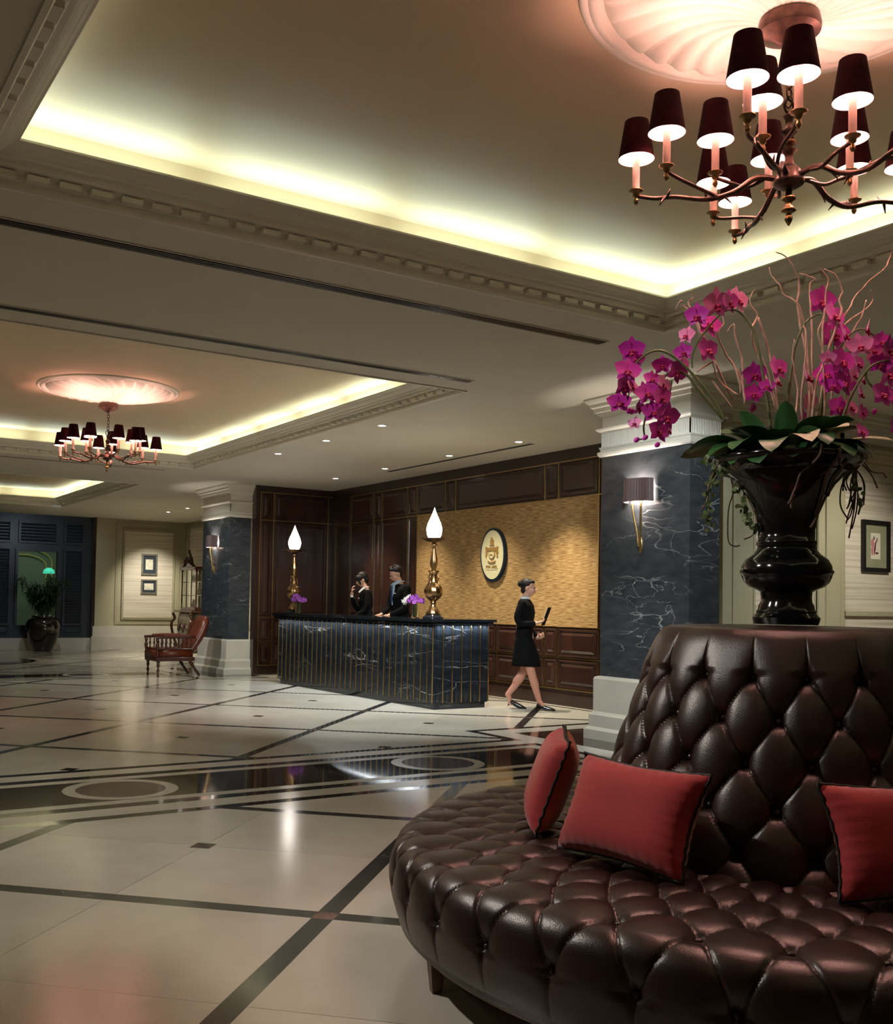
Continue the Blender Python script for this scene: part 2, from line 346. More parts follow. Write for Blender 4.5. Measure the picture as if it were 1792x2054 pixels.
for i in range(-5,6):
    for j in range(-9,13):
        x,y=uv(i,j)
        vis=(y>1.0 and x>-3.2+ .0 and x<9.6 and y<26.5 and (x> -3.2+ y*.12))
        if (i+j)%2:   # cell centre
            for du,dv in ((.5,0),(-.5,0),(0,.5),(0,-.5)):
                h=.5
                def ext(sx,sy):  # shrink toward slab centre on outer stripe sides
                    return (i+du+sx*h, j+dv+sy*h)
                # diamond corners, cut back by the stripe width on the two outer sides
                c=[]
                # local axes s=a+b, t=a-b in cell coordinates (|s|,|t|<1-W)
                a0,b0=du,dv; s0=a0+b0; t0=a0-b0   # (+-.5)
                lim=1-W_*1.0
                S0,S1=(g,lim) if s0>0 else (-lim,-g); T0,T1=(g,lim) if t0>0 else (-lim,-g)
                poly=[uv(i+(s+t)/2,j+(s-t)/2) for s,t in ((S0,T0),(S1,T0),(S1,T1),(S0,T1))]
                if vis and y<24: floorpiece('slab',poly,M['cream'])
                else:
                    for r in REG:
                        q=clip(poly,r)
                        if q: prism(far_bm,q,-.012,0)
            if vis: floorpiece('inlay_square',[uv(i+a,j+b) for a,b in ((.055,0),(0,.055),(-.055,0),(0,-.055))],M['brownm'],.0008)
        else:         # crossing
            if vis: floorpiece('inlay_crossing',[uv(i+a,j+b) for a,b in ((W_,0),(0,W_),(-W_,0),(0,-W_))],M['redm'])
            for sx,sy in ((1,1),(-1,1)):
                n=(W_/2*sy, -W_/2*sx) # perpendicular in uv
                # segment from crossing to next crossing along (sx,sy)
                p=lambda t,k:(i+sx*t+k*W_/2*(-sx if False else sy*(1 if sx>0 else 1))*(1 if sx>0 else 1), j+sy*t-k*W_/2*sx)
                e=W_/2
                poly=[uv(i+sx*(e)+W_/2*1,j+sy*(e)-W_/2*sx),uv(i+sx*(1-e)+W_/2*1,j+sy*(1-e)-W_/2*sx),uv(i+sx*(1-e)-W_/2*1,j+sy*(1-e)+W_/2*sx),uv(i+sx*(e)-W_/2*1,j+sy*(e)+W_/2*sx)]
                if vis or (y>0): floorpiece('inlay_strip',poly,M['stripe'])
                else:
                    for r in REG:
                        q=clip(poly,r)
                        if q: prism(far_bm,q,-.012,0)
tag(obj('distant_slabs',far_bm,M['cream'],floor),kind='stuff')
def fp(name,x0,x1,y0,y1,m,top=0):
    if x1-x0<.001 or y1-y0<.001: return
    cx,cy=(x0+x1)/2,(y0+y1)/2; obj(name,B(x0-cx,x1-cx,y0-cy,y1-cy,-.012,top),m,floor,loc=(cx,cy,0))
def fps(name,x0,x1,y0,y1,m,step=2.62,start=.82):
    xs=[x0]; k=start
    while k<x0+.3: k+=step
    while k<x1-.3: xs.append(k); k+=step
    xs.append(x1)
    for a,b in zip(xs,xs[1:]): fp(name,a+.0008,b-.0008,y0,y1,m)
for bi,yc in enumerate(YB):
    X0=-1.8 if bi==0 else .8
    for s in (1,-1):
        def yy(a,b): return (yc+a,yc+b) if s>0 else (yc-b,yc-a)
        fps('border_strip',X0,6.2,*yy(.82,.92),M['black']); fps('border_slab',X0,6.3,*yy(.61,.82),M['cream'])
        fps('border_strip',X0,6.28,*yy(.49,.61),M['black']); fps('border_slab',X0,6.19,*yy(.38,.49),M['cream'])
        if X0>-4: fp('border_slab',-4.4,X0,*yy(0,.92),M['black'])
        fp('border_strip',6.19,6.28,*yy(0,.49),M['black']); fp('border_slab',6.05,6.19,*yy(0,.38),M['cream'])
        fp('border_slab',6.28,6.3,*yy(0,.61),M['cream'])
        # frame round the column
        fp('border_strip',6.2,6.3,*yy(.82,1.66),M['black'])
        hi=8.8 if bi==0 else 7.44
        if bi==0 and s<0: hi=9.0
        fp('border_strip',6.3,hi,*yy(1.56,1.66),M['black'])
        fp('border_slab',6.3,6.57,*yy(0,1.56),M['cream']); fp('border_slab',6.57,hi,*yy(1.29,1.56),M['cream'])
        fp('brown_field',6.57,hi,*yy(0,1.29),M['brownm'])
    fps('brown_field',X0,6.05,yc-.38,yc+.38,M['brownm'],2.62,.82)
    for k in range(-1,2):
        xm=2.13+2.62*k
        if xm<X0: continue
        bm=BM(); lathe(bm,[(.385,-.01),(.385,.0012),(.30,.0012),(.30,-.01)],64,cap=False); obj('medallion_ring',bm,M['cream'],floor,loc=(xm,yc,0))
        bm=BM(); lathe(bm,[(.2995,-.01),(.2995,.0012)],64); obj('medallion_disc',bm,M['purplem'],floor,loc=(xm,yc,0))
fp('border_strip',8.8,8.86,8.65,16.8,M['black']); fp('border_slab',8.86,9.0,8.65,16.8,M['cream'])
bm=BM(); lathe(bm,[(1.62,-.01),(1.62,.002),(1.45,.002),(1.45,-.01)],72,cap=False); obj('medallion_ring',bm,M['black'],floor,loc=(3.27,22.3,0))
bm=BM(); lathe(bm,[(1.449,-.01),(1.449,.002)],72); obj('medallion_disc',bm,M['brownm'],floor,loc=(3.27,22.3,0))
# ================================================================== STRUCTURE: ceiling and trays
bm=BM(); X0,X1=-4.5,13; ys=[-4.5]+[v for t in TR for v in (t[2],t[3])]+[27.5]
for a,b in zip(ys[::2],ys[1::2]): box(bm,X0,X1,a,b,ZC,ZC+.1)
for t in TR: box(bm,X0,t[0],t[2],t[3],ZC,ZC+.1); box(bm,t[1],X1,t[2],t[3],ZC,ZC+.1)
struct('ceiling',bm,M['ceil'])
CROWN=[(0,ZC+.0),(0,ZC-.012),(.025,ZC-.012),(.035,ZC+.0),(.035,ZC+.028),(.048,ZC+.032),(.048,ZC+.062),(.072,ZC+.066),(.10,ZC+.072),(.112,ZC+.084),(.118,ZC+.10),(.145,ZC+.104),(.15,ZC+.115),(.168,ZC+.122),(.19,ZC+.135),(.21,ZC+.15),(.222,ZC+.158),(.235,ZC+.16),(.235,ZL+.012),(.222,ZL+.012),(.20,ZC+.14),(.08,ZC+.125),(0,ZC+.12)]
dent_me=mesh('dentil',B(-.056,.056,-.030,.010,-.015,.015,.002),M['plaster'])
for ti,t in enumerate(TR):
    bm=BM(); box(bm,t[0]-.02,t[1]+.02,t[2]-.02,t[3]+.02,ZT,ZT+.05)
    for a in ((t[0]-.03,t[0],t[2],t[3]),(t[1],t[1]+.03,t[2],t[3]),(t[0],t[1],t[2]-.03,t[2]),(t[0],t[1],t[3],t[3]+.03)): box(bm,*a,ZC+.1,ZT)
    struct('ceiling_tray',bm,M['tray'])
    bm=BM(); ringmould(bm,t,CROWN,-1,True); tr=struct('trim_%d'%(ti+1),bm,M['plaster'])
    sides=[('f',1),('r',1)] if ti!=0 else [('f',1),('r',1),('l',1)]
    for s,_ in sides:
        L=(t[1]-t[0]) if s=='f' else (t[3]-t[2]); lo=(t[0] if s=='f' else t[2])
        if ti==2 and s=='r': pass
        n=int((L-.12)/.163); off=(L-n*.163)/2
        for k in range(n):
            c=lo+off+(k+.5)*.163
            if s=='f': p=(c,t[3]-.058,ZC+.047); r=0
            elif s=='r': p=(t[1]-.058,c,ZC+.047); r=-PI/2
            else: p=(t[0]+.058,c,ZC+.047); r=PI/2
            if s=='l' and (c>5.4 or c<3.5): continue
            if s=='r' and ti==0 and c<3.2: continue
            inst('dentil',dent_me,tr,p,(0,0,r))
# slot diffusers in the soffit
def diffuser(x0,x1,y0,y1,label,along='x'):
    cx,cy=(x0+x1)/2,(y0+y1)/2; t=thing('air_diffuser',label,'air vent',(cx,cy,ZC),0,'slot diffusers')
    L=(x1-x0)/2 if along=='x' else (y1-y0)/2; wd=((y1-y0) if along=='x' else (x1-x0))/2
    def bx(a,b,c,d,e,f): return B(a,b,c,d,e,f) if along=='x' else B(c,d,a,b,e,f)
    obj('backing',bx(-L,L,-wd,wd,-.003,-.001),M['dark'],t)
    bm=BM()
    for a in ((-L,L,-wd-.008,-wd),(-L,L,wd,wd+.008),(-L-.008,-L,-wd-.008,wd+.008),(L,L+.008,-wd-.008,wd+.008)):
        box(bm,*(a if along=='x' else (a[2],a[3],a[0],a[1])),-.008,-.001)
    obj('frame',bm,M['plaster'],t)
    for k in (-1,0,1): obj('slat',bx(-L,L,k*wd*.5-.005,k*wd*.5+.005,-.009,-.003),M['alu'],t)
diffuser(-1.2,5.56,5.90,6.01,'long triple slot air vent beside the near tray, over the settee side')
diffuser(-1.2,5.54,7.67,7.76,'long slot air vent just before the second ceiling tray')
diffuser(1.2,5.43,15.90,15.97,'thin slot air vent beyond the smaller distant chandelier')
diffuser(8.28,8.36,10.2,13.75,'slot air vent in the ceiling above the reception counter','y')
dl_n=['downlight at the near end of the row beside the second tray','middle downlight of the row beside the second tray','farthest downlight of the row beside the second tray']
DL=[(6.1,10.25,'recessed downlight nearest the near pillar in the row beside the tray'),(6.1,11.65,'recessed downlight in the middle of the row beside the tray'),(6.1,13.1,'recessed downlight at the far end of the row beside the tray'),
 (8.1,10.2,'bright recessed downlight above the emblem, by the end of the slot vent'),(8.1,11.75,'recessed downlight halfway along the slot vent'),(8.1,13.5,'recessed downlight at the far end of the slot vent'),(8.1,15.1,'recessed downlight near the corner of the dark panelled walls'),
 (8.12,22.2,'recessed downlight just beyond the far pillar, nearer the pillar'),(8.12,23.5,'brightest recessed downlight before the wall with two small frames')]
for x,y,lb in DL:
    t=thing('recessed_downlight',lb,'ceiling light',(x,y,ZC),0,'recessed downlights')
    obj('trim_ring',lathe(BM(),[(.062,0),(.062,-.005),(.048,-.007),(.044,0)],20,cap=False),M['white'],t,smooth=True)
    obj('lens',lathe(BM(),[(.045,-.001),(.045,-.003)],20),M['down'],t)
# ================================================================== STRUCTURE: walls
# helper: wall in plane; local frame: u along the wall, n out of the wall (towards the hall), z up
class Frame:
    def __init__(s,o,u,n): s.o=Vector(o); s.u=Vector(u); s.n=Vector(n)
    def mat(s,a,z,d=0):
        p=s.o+s.u*a+s.n*d+Vector((0,0,z)); m=Matrix((( s.u.x,-s.n.x,0,p.x),(s.u.y,-s.n.y,0,p.y),(0,0,1,p.z),(0,0,0,1))); return m
def place(o,f,a,z,d=0): o.matrix_local=f.mat(a,z,d); return o
# local object coordinates: x=u, y=-n (into the wall), z up
def raised_panel(wd,ht,bev=.035,deep=.022):
    bm=BM(); R=[(0,.0),(.014,.012),(.028,.012),(.034,.002),(.05,.002),(.05+bev,deep),(.052+bev,deep)]
    rings=[]
    for d,h in R:
        d=min(d,wd/2-.005,ht/2-.005); rings.append([bm.verts.new((x,-h,z)) for x,z in ((-wd/2+d,-ht/2+d),(wd/2-d,-ht/2+d),(wd/2-d,ht/2-d),(-wd/2+d,ht/2-d))])
    for A,Bq in zip(rings,rings[1:]):
        for i in range(4): bm.faces.new((A[i],A[(i+1)%4],Bq[(i+1)%4],Bq[i]))
    bm.faces.new(rings[-1]); return bm
def panel(par,f,a0,a1,z0,z1,m,name='panel',gap=.022,**k):
    wd,ht=abs(a1-a0)-2*gap,z1-z0-2*gap; o=obj(name,raised_panel(wd,ht,**k),m,par); place(o,f,(a0+a1)/2,(z0+z1)/2,.0); return o
def strip(par,f,a0,a1,z0,z1,m,name='brass_strip',d=.012):
    o=obj(name,B(-(a1-a0)/2,(a1-a0)/2,-d,0,-(z1-z0)/2,(z1-z0)/2),m,par); place(o,f,(a0+a1)/2,(z0+z1)/2,0); return o
# --- reception back wall, plane x=9, a = -y
fr=Frame((9,0,0),(0,-1,0),(-1,0,0))
wr=struct('wall_reception',B(9,9.2,6.72,17.05,0,ZC),M['wood'])
ZR=[.21,.62,1.03,2.74,3.23]
def vstrip(par,f,a,z0,z1): strip(par,f,a-.006,a+.006,z0,z1,M['brass'])
def hstrip(par,f,a0,a1,z): strip(par,f,a0,a1,z-.006,z+.006,M['brass'],d=.0125)
up=[16.18,15.34,15.07,14.23,13.94,13.13,12.85,10.74,10.46,9.67,7.2]
for y in up: vstrip(wr,fr,-y,2.74,3.23)
for y in (16.18,15.34,15.07,14.23,13.94): vstrip(wr,fr,-y,1.03,2.74)
vstrip(wr,fr,-9.67,1.03,2.74)
for a,b in zip(up,up[1:]):
    panel(wr,fr,-a,-b,2.74,3.23,M['woodp'])
    if a>14: panel(wr,fr,-a,-b,1.03,2.74,M['woodp'])
low=[16.18,15.34,15.07,14.23,13.94,13.13,12.85,12.08,11.79,11.25,10.73,10.45,9.66,7.2]
for y in low: vstrip(wr,fr,-y,.21,1.03)
for a,b in zip(low,low[1:]):
    panel(wr,fr,-a,-b,.62,1.03,M['woodp']); panel(wr,fr,-a,-b,.21,.62,M['woodp'])
for z in (.21,.62,3.23): hstrip(wr,fr,-16.18,-7.2,z)
for z in (1.03,2.74): hstrip(wr,fr,-16.18,-7.2,z)
o=obj('straw_wallcovering',B(-2.135,2.135,-.006,0,-.855,.855),M['straw'],wr); place(o,fr,-11.805,1.885,0)
struct('baseboard_reception',B(8.955,9,6.7,16.9,0,.15),M['wood'])
# --- reception side wall, plane y=16.9, a = x
fs_=Frame((0,16.9,0),(1,0,0),(0,-1,0))
ws=struct('wall_reception_side',B(7.46,9.2,16.9,17.05,0,ZC),M['wood'])
sv=[7.55,7.81,8.92,9.0]
for a in sv[:3]: vstrip(ws,fs_,a,.16,3.27)
for z in (.16,.59,1.02,2.77,3.27): hstrip(ws,fs_,7.55,9.0,z)
for a,b in ((7.55,7.81),(7.81,8.92)):
    for z0,z1 in ((.16,.59),(.59,1.02),(1.02,2.77),(2.77,3.27)): panel(ws,fs_,a,b,z0,z1,M['woodp'])
# --- far wall y=26.5 with sage panelling
ff=Frame((0,26.5,0),(1,0,0),(0,-1,0))
bm=BM(); box(bm,7.25,9.85,26.5,26.7,0,ZC); wf=struct('wall_far',bm,M['sage'])
struct('trim_4',B(7.25,7.62,26.42,26.5,.6,ZC),M['sage'])
struct('baseboard_far',B(7.2,9.65,26.38,26.5,0,.6),M['stone'])
struct('trim_5',B(7.16,9.65,26.33,26.40,0,.34),M['stone'])
def frame_mould(par,f,a0,a1,z0,z1,m,wd=.06,d=.03,name='panel_moulding'):
    bm=BM()
    for k,(w0,w1,dd) in enumerate(((0,wd*.4,d),(wd*.4,wd*.75,d*.6),(wd*.75,wd,d*.85))):
        for q in ((a0+w0,a1-w0,z0+w0,z0+w1),(a0+w0,a1-w0,z1-w1,z1-w0),(a0+w0,a0+w1,z0+w1,z1-w1),(a1-w1,a1-w0,z0+w1,z1-w1)): box(bm,q[0],q[1],-dd,0,q[2],q[3])
    o=obj(name,bm,m,par); o.matrix_local=f.mat(0,0,0); return o
frame_mould(wf,ff,7.78,9.5,.66,3.3,M['sage']); frame_mould(wf,ff,7.95,9.36,.78,3.14,M['sage'],.05,.05)
obj('grasscloth_panel',B(8.0,9.31,26.49,26.5,.83,3.09),M['grass'],wf)
# --- side wall x=9.65 beyond the pillar
fx=Frame((9.65,0,0),(0,-1,0),(-1,0,0))
wx=struct('wall_far_right',B(9.65,9.85,17.05,26.5,0,ZC),M['sage'])
frame_mould(wx,fx,-26.2,-24.3,.66,3.3,M['sage']); obj('grasscloth_panel',B(9.64,9.65,24.4,26.1,.75,3.2),M['grass'],wx)
frame_mould(wx,fx,-24.1,-20.5,.66,3.3,M['sage']); obj('grasscloth_panel',B(9.64,9.65,20.6,24.0,.75,3.2),M['grass'],wx)
struct('baseboard_far_right',B(9.58,9.65,17.05,26.3,0,.6),M['stone'])
# --- wall behind the near pillar, plane y=6.6
fw=Frame((0,6.6,0),(1,0,0),(0,-1,0))
ww=struct('wall_right',B(7.5,13,6.6,6.72,0,ZC),M['sage'])
struct('trim_6',B(7.5,7.78,6.54,6.6,0,ZC),M['sage']); struct('trim_7',B(7.78,8.12,6.57,6.6,0,ZC),M['sage'])
struct('trim_8',B(9.1,9.52,6.55,6.6,0,ZC),M['sage']); struct('trim_9',B(9.2,9.42,6.53,6.55,0,ZC),M['sage'])
obj('grasscloth_panel',B(8.13,9.1,6.59,6.6,.3,3.05),M['grass'],ww); obj('grasscloth_panel',B(9.56,12.5,6.59,6.6,.3,3.05),M['grass'],ww)
frame_mould(ww,fw,8.10,9.12,.25,3.1,M['sage'],.05,.03); frame_mould(ww,fw,9.52,12.6,.25,3.1,M['sage'],.05,.03)
struct('trim_10',B(9.56,12.5,6.555,6.59,1.255,1.305),M['sage'])
# crown along that wall
bm=BM()
for d0,d1,z0,z1 in ((0,.05,3.1,3.16),(0,.07,3.16,3.2),(0,.1,3.2,3.24),(0,.12,3.24,3.29),(0,.17,3.29,3.33),(0,.2,3.33,3.39)): box(bm,7.5,13,6.6-d1,6.6-d0,z0,z1)
struct('trim_11',bm,M['plaster'])
# --- the rest of the shell, outside the picture
struct('wall_left',B(-4.5,-4.3,-4.5,27.5,0,ZC),M['sage']); struct('wall_near',B(-4.5,13,-4.5,-4.3,0,ZC),M['sage'])
struct('wall_east',B(12.8,13,-4.5,6.72,0,ZC),M['sage'])
# --- louvred screen wall with window at the far left, plane y=26.5, x from -4 to 7.25
bm=BM(); wl=None
box(bm,-4.4,7.25,26.56,26.66,.3,.62); box(bm,-4.4,7.25,26.56,26.66,3.25,ZC); box(bm,-4.4,5.36,26.56,26.66,.62,3.25); box(bm,6.31,7.25,26.56,26.66,.62,3.25); box(bm,5.36,6.31,26.56,26.66,2.46,3.25)
wl=struct('wall_louvred',bm,M['blueblack'])
struct('baseboard_louvred',B(-4.4,7.25,26.45,26.7,0,.3),M['stone'])
struct('trim_12',B(7.17,7.25,26.44,26.56,.3,ZC),M['wood'])
def louvre(a0,a1,z0,z1):
    bm=BM()
    for q in ((a0,a0+.05,z0,z1),(a1-.05,a1,z0,z1),(a0+.05,a1-.05,z0,z0+.05),(a0+.05,a1-.05,z1-.05,z1)): box(bm,q[0],q[1],26.5,26.56,q[2],q[3])
    fr_=obj('louvre_frame',bm,M['blueblack'],wl)
    n=int((z1-z0-.1)/.072); h=(z1-z0-.1)/n
    me=mesh('slat',B(-(a1-a0)/2+.05,(a1-a0)/2-.05,-.028,.028,-.005,.005),M['blueblack'])
    for k in range(n): inst('slat',me,fr_,((a0+a1)/2,26.525,z0+.05+(k+.5)*h),(.75,0,0))
for a0,a1 in ((4.3,5.2),(6.46,6.97),): louvre(a0,a1,.62,2.55)
for a0,a1 in ((4.3,5.2),(5.36,6.31),(6.46,6.97)): louvre(a0,a1,2.66,3.22)
for a0,a1 in ((4.3,5.2),(6.46,6.97)): panel(wl,Frame((0,26.56,0),(1,0,0),(0,-1,0)),a0,a1,.36,.6,M['blueblack'],gap=.0)
bm=BM()
for q in ((5.30,5.36,.62,2.52),(6.31,6.37,.62,2.52),(5.36,6.31,2.46,2.52)): box(bm,q[0],q[1],26.49,26.6,q[2],q[3])
win=struct('window_1',bm,M['blueblack']); obj('pane',B(5.36,6.31,26.58,26.59,.62,2.46),M['pane'],win)
# the green lit room seen through the window
struct('wall_back_room',B(3.5,8.9,30,30.1,0,3.2),M['greenw']); struct('wall_back_room_left',B(3.4,3.5,26.75,30.1,0,3.2),M['greenw']); struct('wall_back_room_right',B(8.9,9,26.75,30.1,0,3.2),M['greenw'])
struct('ceiling_back_room',B(3.4,9,26.75,30.1,3.2,3.3),M['greenw']); struct('floor_back_room',B(3.4,9,27.55,30.1,-.06,0),M['stone'])
struct('trim_15',B(5.0,5.25,29.6,30,0,3.2),M['yellowtrim']); struct('trim_16',B(3.5,8.9,29.8,30,2.75,2.85),M['yellowtrim'])
def archtrim(z,r,x=6.2):
    pts=[(x-r,29.95,.2)]+[(x-r*math.cos(PI*k/12),29.95,z+r*.5*math.sin(PI*k/12)) for k in range(13)]+[(x+r,29.95,.2)]
    return tube(BM(),pts,.03,6)
struct('trim_13',archtrim(2.2,.62),M['yellowtrim']); struct('trim_14',archtrim(2.3,.78),M['yellowtrim'])
area('back_room_lamp',(6.2,28.4,3.15),2,1,6,(.85,1,.85)); 
t=thing('table_lamp','small green glowing lamp seen through the dark framed window','lamp',(6.75,29.3,0))
obj('shade',lathe(BM(),[(.16,1.98),(.14,2.08),(.05,2.14)],20),M['greenlamp'],t,smooth=True); obj('stem',lathe(BM(),[(.02,0.7),(.015,2.0)],10),M['brass'],t); obj('table',lathe(BM(),[(.2,0),(.03,.05),(.03,.66),(.3,.68),(.3,.7)],20),M['wood'],t)
# ================================================================== COLUMNS
def column(name,x0,x1,y0,y1,label):
    cx,cy=(x0+x1)/2,(y0+y1)/2; hx,hy=(x1-x0)/2,(y1-y0)/2
    t=thing(name,label,'column',(cx,cy,0)); rect=(-hx,hx,-hy,hy)
    obj('shaft',B(-hx,hx,-hy,hy,.58,2.84),M['colm'],t)
    bm=BM(); ringmould(bm,rect,[(0,.62),(.035,.61),(.045,.59),(.045,.27),(.06,.25),(.075,.235),(.075,.12),(.10,.10),(.11,.09),(.11,0)]); obj('base',bm,M['stone'],t)
    bm=BM(); ringmould(bm,rect,[(0,2.82),(.015,2.80),(.03,2.815),(.035,2.835),(.035,2.85),(.012,2.86),(.012,2.875),(.022,2.885),(.022,2.9),(0,2.905)]); obj('capital_bead',bm,M['plaster'],t)
    # fluted frieze
    bm=BM()
    def corr(pa,pb,nx,ny):
        L=math.hypot(pb[0]-pa[0],pb[1]-pa[1]); n=max(4,int(L/.022)); prev=None
        for i in range(n*3+1):
            s=i/(n*3); d=.010 if i%3!=1 else .0; x=pa[0]+(pb[0]-pa[0])*s+nx*d; y=pa[1]+(pb[1]-pa[1])*s+ny*d
            v=(bm.verts.new((x,y,2.9)),bm.verts.new((x,y,3.05)))
            if prev: bm.faces.new((prev[0],v[0],v[1],prev[1]))
            prev=v
    corr((-hx,-hy),(hx,-hy),0,-1); corr((hx,-hy),(hx,hy),1,0); corr((hx,hy),(-hx,hy),0,1); corr((-hx,hy),(-hx,-hy),-1,0)
    obj('fluted_frieze',bm,M['plaster'],t)
    bm=BM(); ringmould(bm,rect,[(0,3.04),(.012,3.045),(.045,3.07),(.05,3.085),(.012,3.095),(.0,3.1),(0,3.2),(.01,3.205),(.04,3.23),(.045,3.245),(.06,3.25),(.065,3.29),(.09,3.30),(.095,3.33),(.12,3.35),(.135,3.37),(.135,3.39)]); obj('cornice',bm,M['plaster'],t)
    return t
column('marble_pillar',7.1,7.5,6.45,7.6,'near grey veined marble pillar with white fluted capital, behind the big black vase')
column('marble_pillar',7.05,7.45,17.08,18.4,'far grey veined marble pillar behind the red leather armchair')
# ================================================================== RECEPTION COUNTER
ct=thing('reception_counter','long black veined marble reception counter with thin vertical brass strips','counter',(7.48,12.75,0))
# local: x -.43..+.43 , y -2.25..2.25
obj('plinth',B(-.39,.39,-2.21,2.21,0,.07),M['deskm'],ct)
obj('body',B(-.405,.41,-2.225,2.225,.07,1.04),M['deskm'],ct)
P=.15
slat_bm=BM(); prev=None
prof=[(-P/2+.006,.0),(-P/2+.012,.016),(-P/2+.03,.016),(-P/2+.036,.007),(-.03,.007),(-.024,.018),(.024,.018),(.03,.007),(P/2-.036,.007),(P/2-.03,.016),(P/2-.012,.016),(P/2-.006,.0)]
for x,d in prof:
    v=(slat_bm.verts.new((x,-d,.075)),slat_bm.verts.new((x,-d,1.04)))
    if prev: slat_bm.faces.new((prev[0],v[0],v[1],prev[1]))
    prev=v
sl_me=mesh('marble_slat',slat_bm,M['deskm']); br_me=mesh('brass_strip',B(-.006,.006,-.024,.0,.08,1.04),M['brass'])
for k in range(30):
    y=-2.25+.0+P*(k+.5); inst('marble_slat',sl_me,ct,(-.405,y,0),(0,0,-PI/2))
    if k<30: inst('brass_strip',br_me,ct,(-.405,-2.25+P*(k+1)-(.0 if k<29 else .01),0),(0,0,-PI/2))
for k in range(6):
    x=-.43+.142*(k+.5); inst('marble_slat',sl_me,ct,(x,-2.225,0),(0,0,0),(.142/P,1,1)); inst('brass_strip',br_me,ct,(-.43+.142*(k+1)-(.0 if k<5 else .006),-2.225,0))
inst('brass_strip',br_me,ct,(-.424,-2.224,0),(0,0,-PI/4))
obj('lower_slab',B(-.48,.45,-2.30,2.30,1.045,1.085,.003),M['deskm'],ct)
obj('top_slab',B(-.51,.48,-2.33,2.33,1.085,1.12,.004),M['deskm'],ct)
# the light strip under the overhang is part of the counter
area('counter_strip_lamp',(7.025,12.75,1.04),.02,4.4,15,(.9,.96,1),(0,0.25,0),2.6)
area('counter_strip_lamp',(7.48,10.475,1.04),.8,.02,2.2,(.82,.92,1),(.25,0,0),2.6)
# ================================================================== COUNTER LAMPS
def counter_lamp(loc,label,light):
    t=thing('counter_lamp',label,'lamp',loc,0,'bronze torch lamps on the counter')
    obj('marble_base',lathe(BM(),[(.13,0),(.135,.015),(.12,.03),(.105,.035),(.10,.05)],32),M['deskm'],t,smooth=True,ang=40)
    fl=lambda a,z:.04*math.cos(10*a)
    obj('foot',lathe(BM(),[(.085,.05),(.088,.07),(.075,.10),(.05,.14),(.035,.165),(.03,.19),(.045,.205),(.03,.22)],40,flute=fl),M['bronze'],t,smooth=True)
    obj('urn',lathe(BM(),[(.03,.22),(.055,.235),(.09,.27),(.113,.32),(.116,.36),(.105,.40),(.08,.435),(.055,.455),(.05,.48),(.048,.54),(.052,.58),(.07,.60),(.072,.61),(.04,.615)],48,flute=lambda a,z:.05*abs(math.sin(6*a))*(1 if .24<z<.59 else 0)),M['bronze'],t,smooth=True)
    for k in range(4):
        a=k*PI/2+.4; obj('scroll_handle',tube(BM(),smoothpath([(.05*math.cos(a),.05*math.sin(a),.58),(.075*math.cos(a),.075*math.sin(a),.53),(.07*math.cos(a),.07*math.sin(a),.47),(.095*math.cos(a),.095*math.sin(a),.42)],4),.007,6),M['bronze'],t,smooth=True)
    obj('stem',lathe(BM(),[(.03,.61),(.027,.63),(.04,.66),(.05,.70),(.048,.75),(.035,.82),(.025,.88),(.022,.92),(.03,.935),(.05,.945),(.03,.955),(.02,.975)],32,flute=lambda a,z:.05*math.cos(8*a)),M['bronze'],t,smooth=True)
    obj('drip_dish',lathe(BM(),[(.02,.97),(.06,.98),(.10,.99),(.125,1.01),(.18,1.02),(.185,1.026),(.12,1.025),(.02,1.02)],40,flute=lambda a,z:.03*math.cos(12*a)),M['bronze'],t,smooth=True)
    fm=obj('flame_shade',lathe(BM(),[(.045,1.022),(.075,1.04),(.093,1.075),(.101,1.12),(.100,1.15),(.092,1.18),(.084,1.205),(.080,1.22),(.072,1.24),(.060,1.268),(.056,1.28),(.045,1.305),(.032,1.335),(.026,1.35),(.012,1.385),(.002,1.42)],40,flute=lambda a,z:.03*math.sin(6*a+z*30)),M['flame'],t,smooth=True)
    point('flame_lamp',(0,0,1.17),light,(1,.86,.7),.09,t).visible_camera=True
    return t
counter_lamp((7.27,10.86,1.12),'taller looking bronze urn lamp with flame shade on the near end of the counter',7)
counter_lamp((7.27,15.0-.09,1.12),'bronze urn lamp with flame shade on the far end of the counter',5)
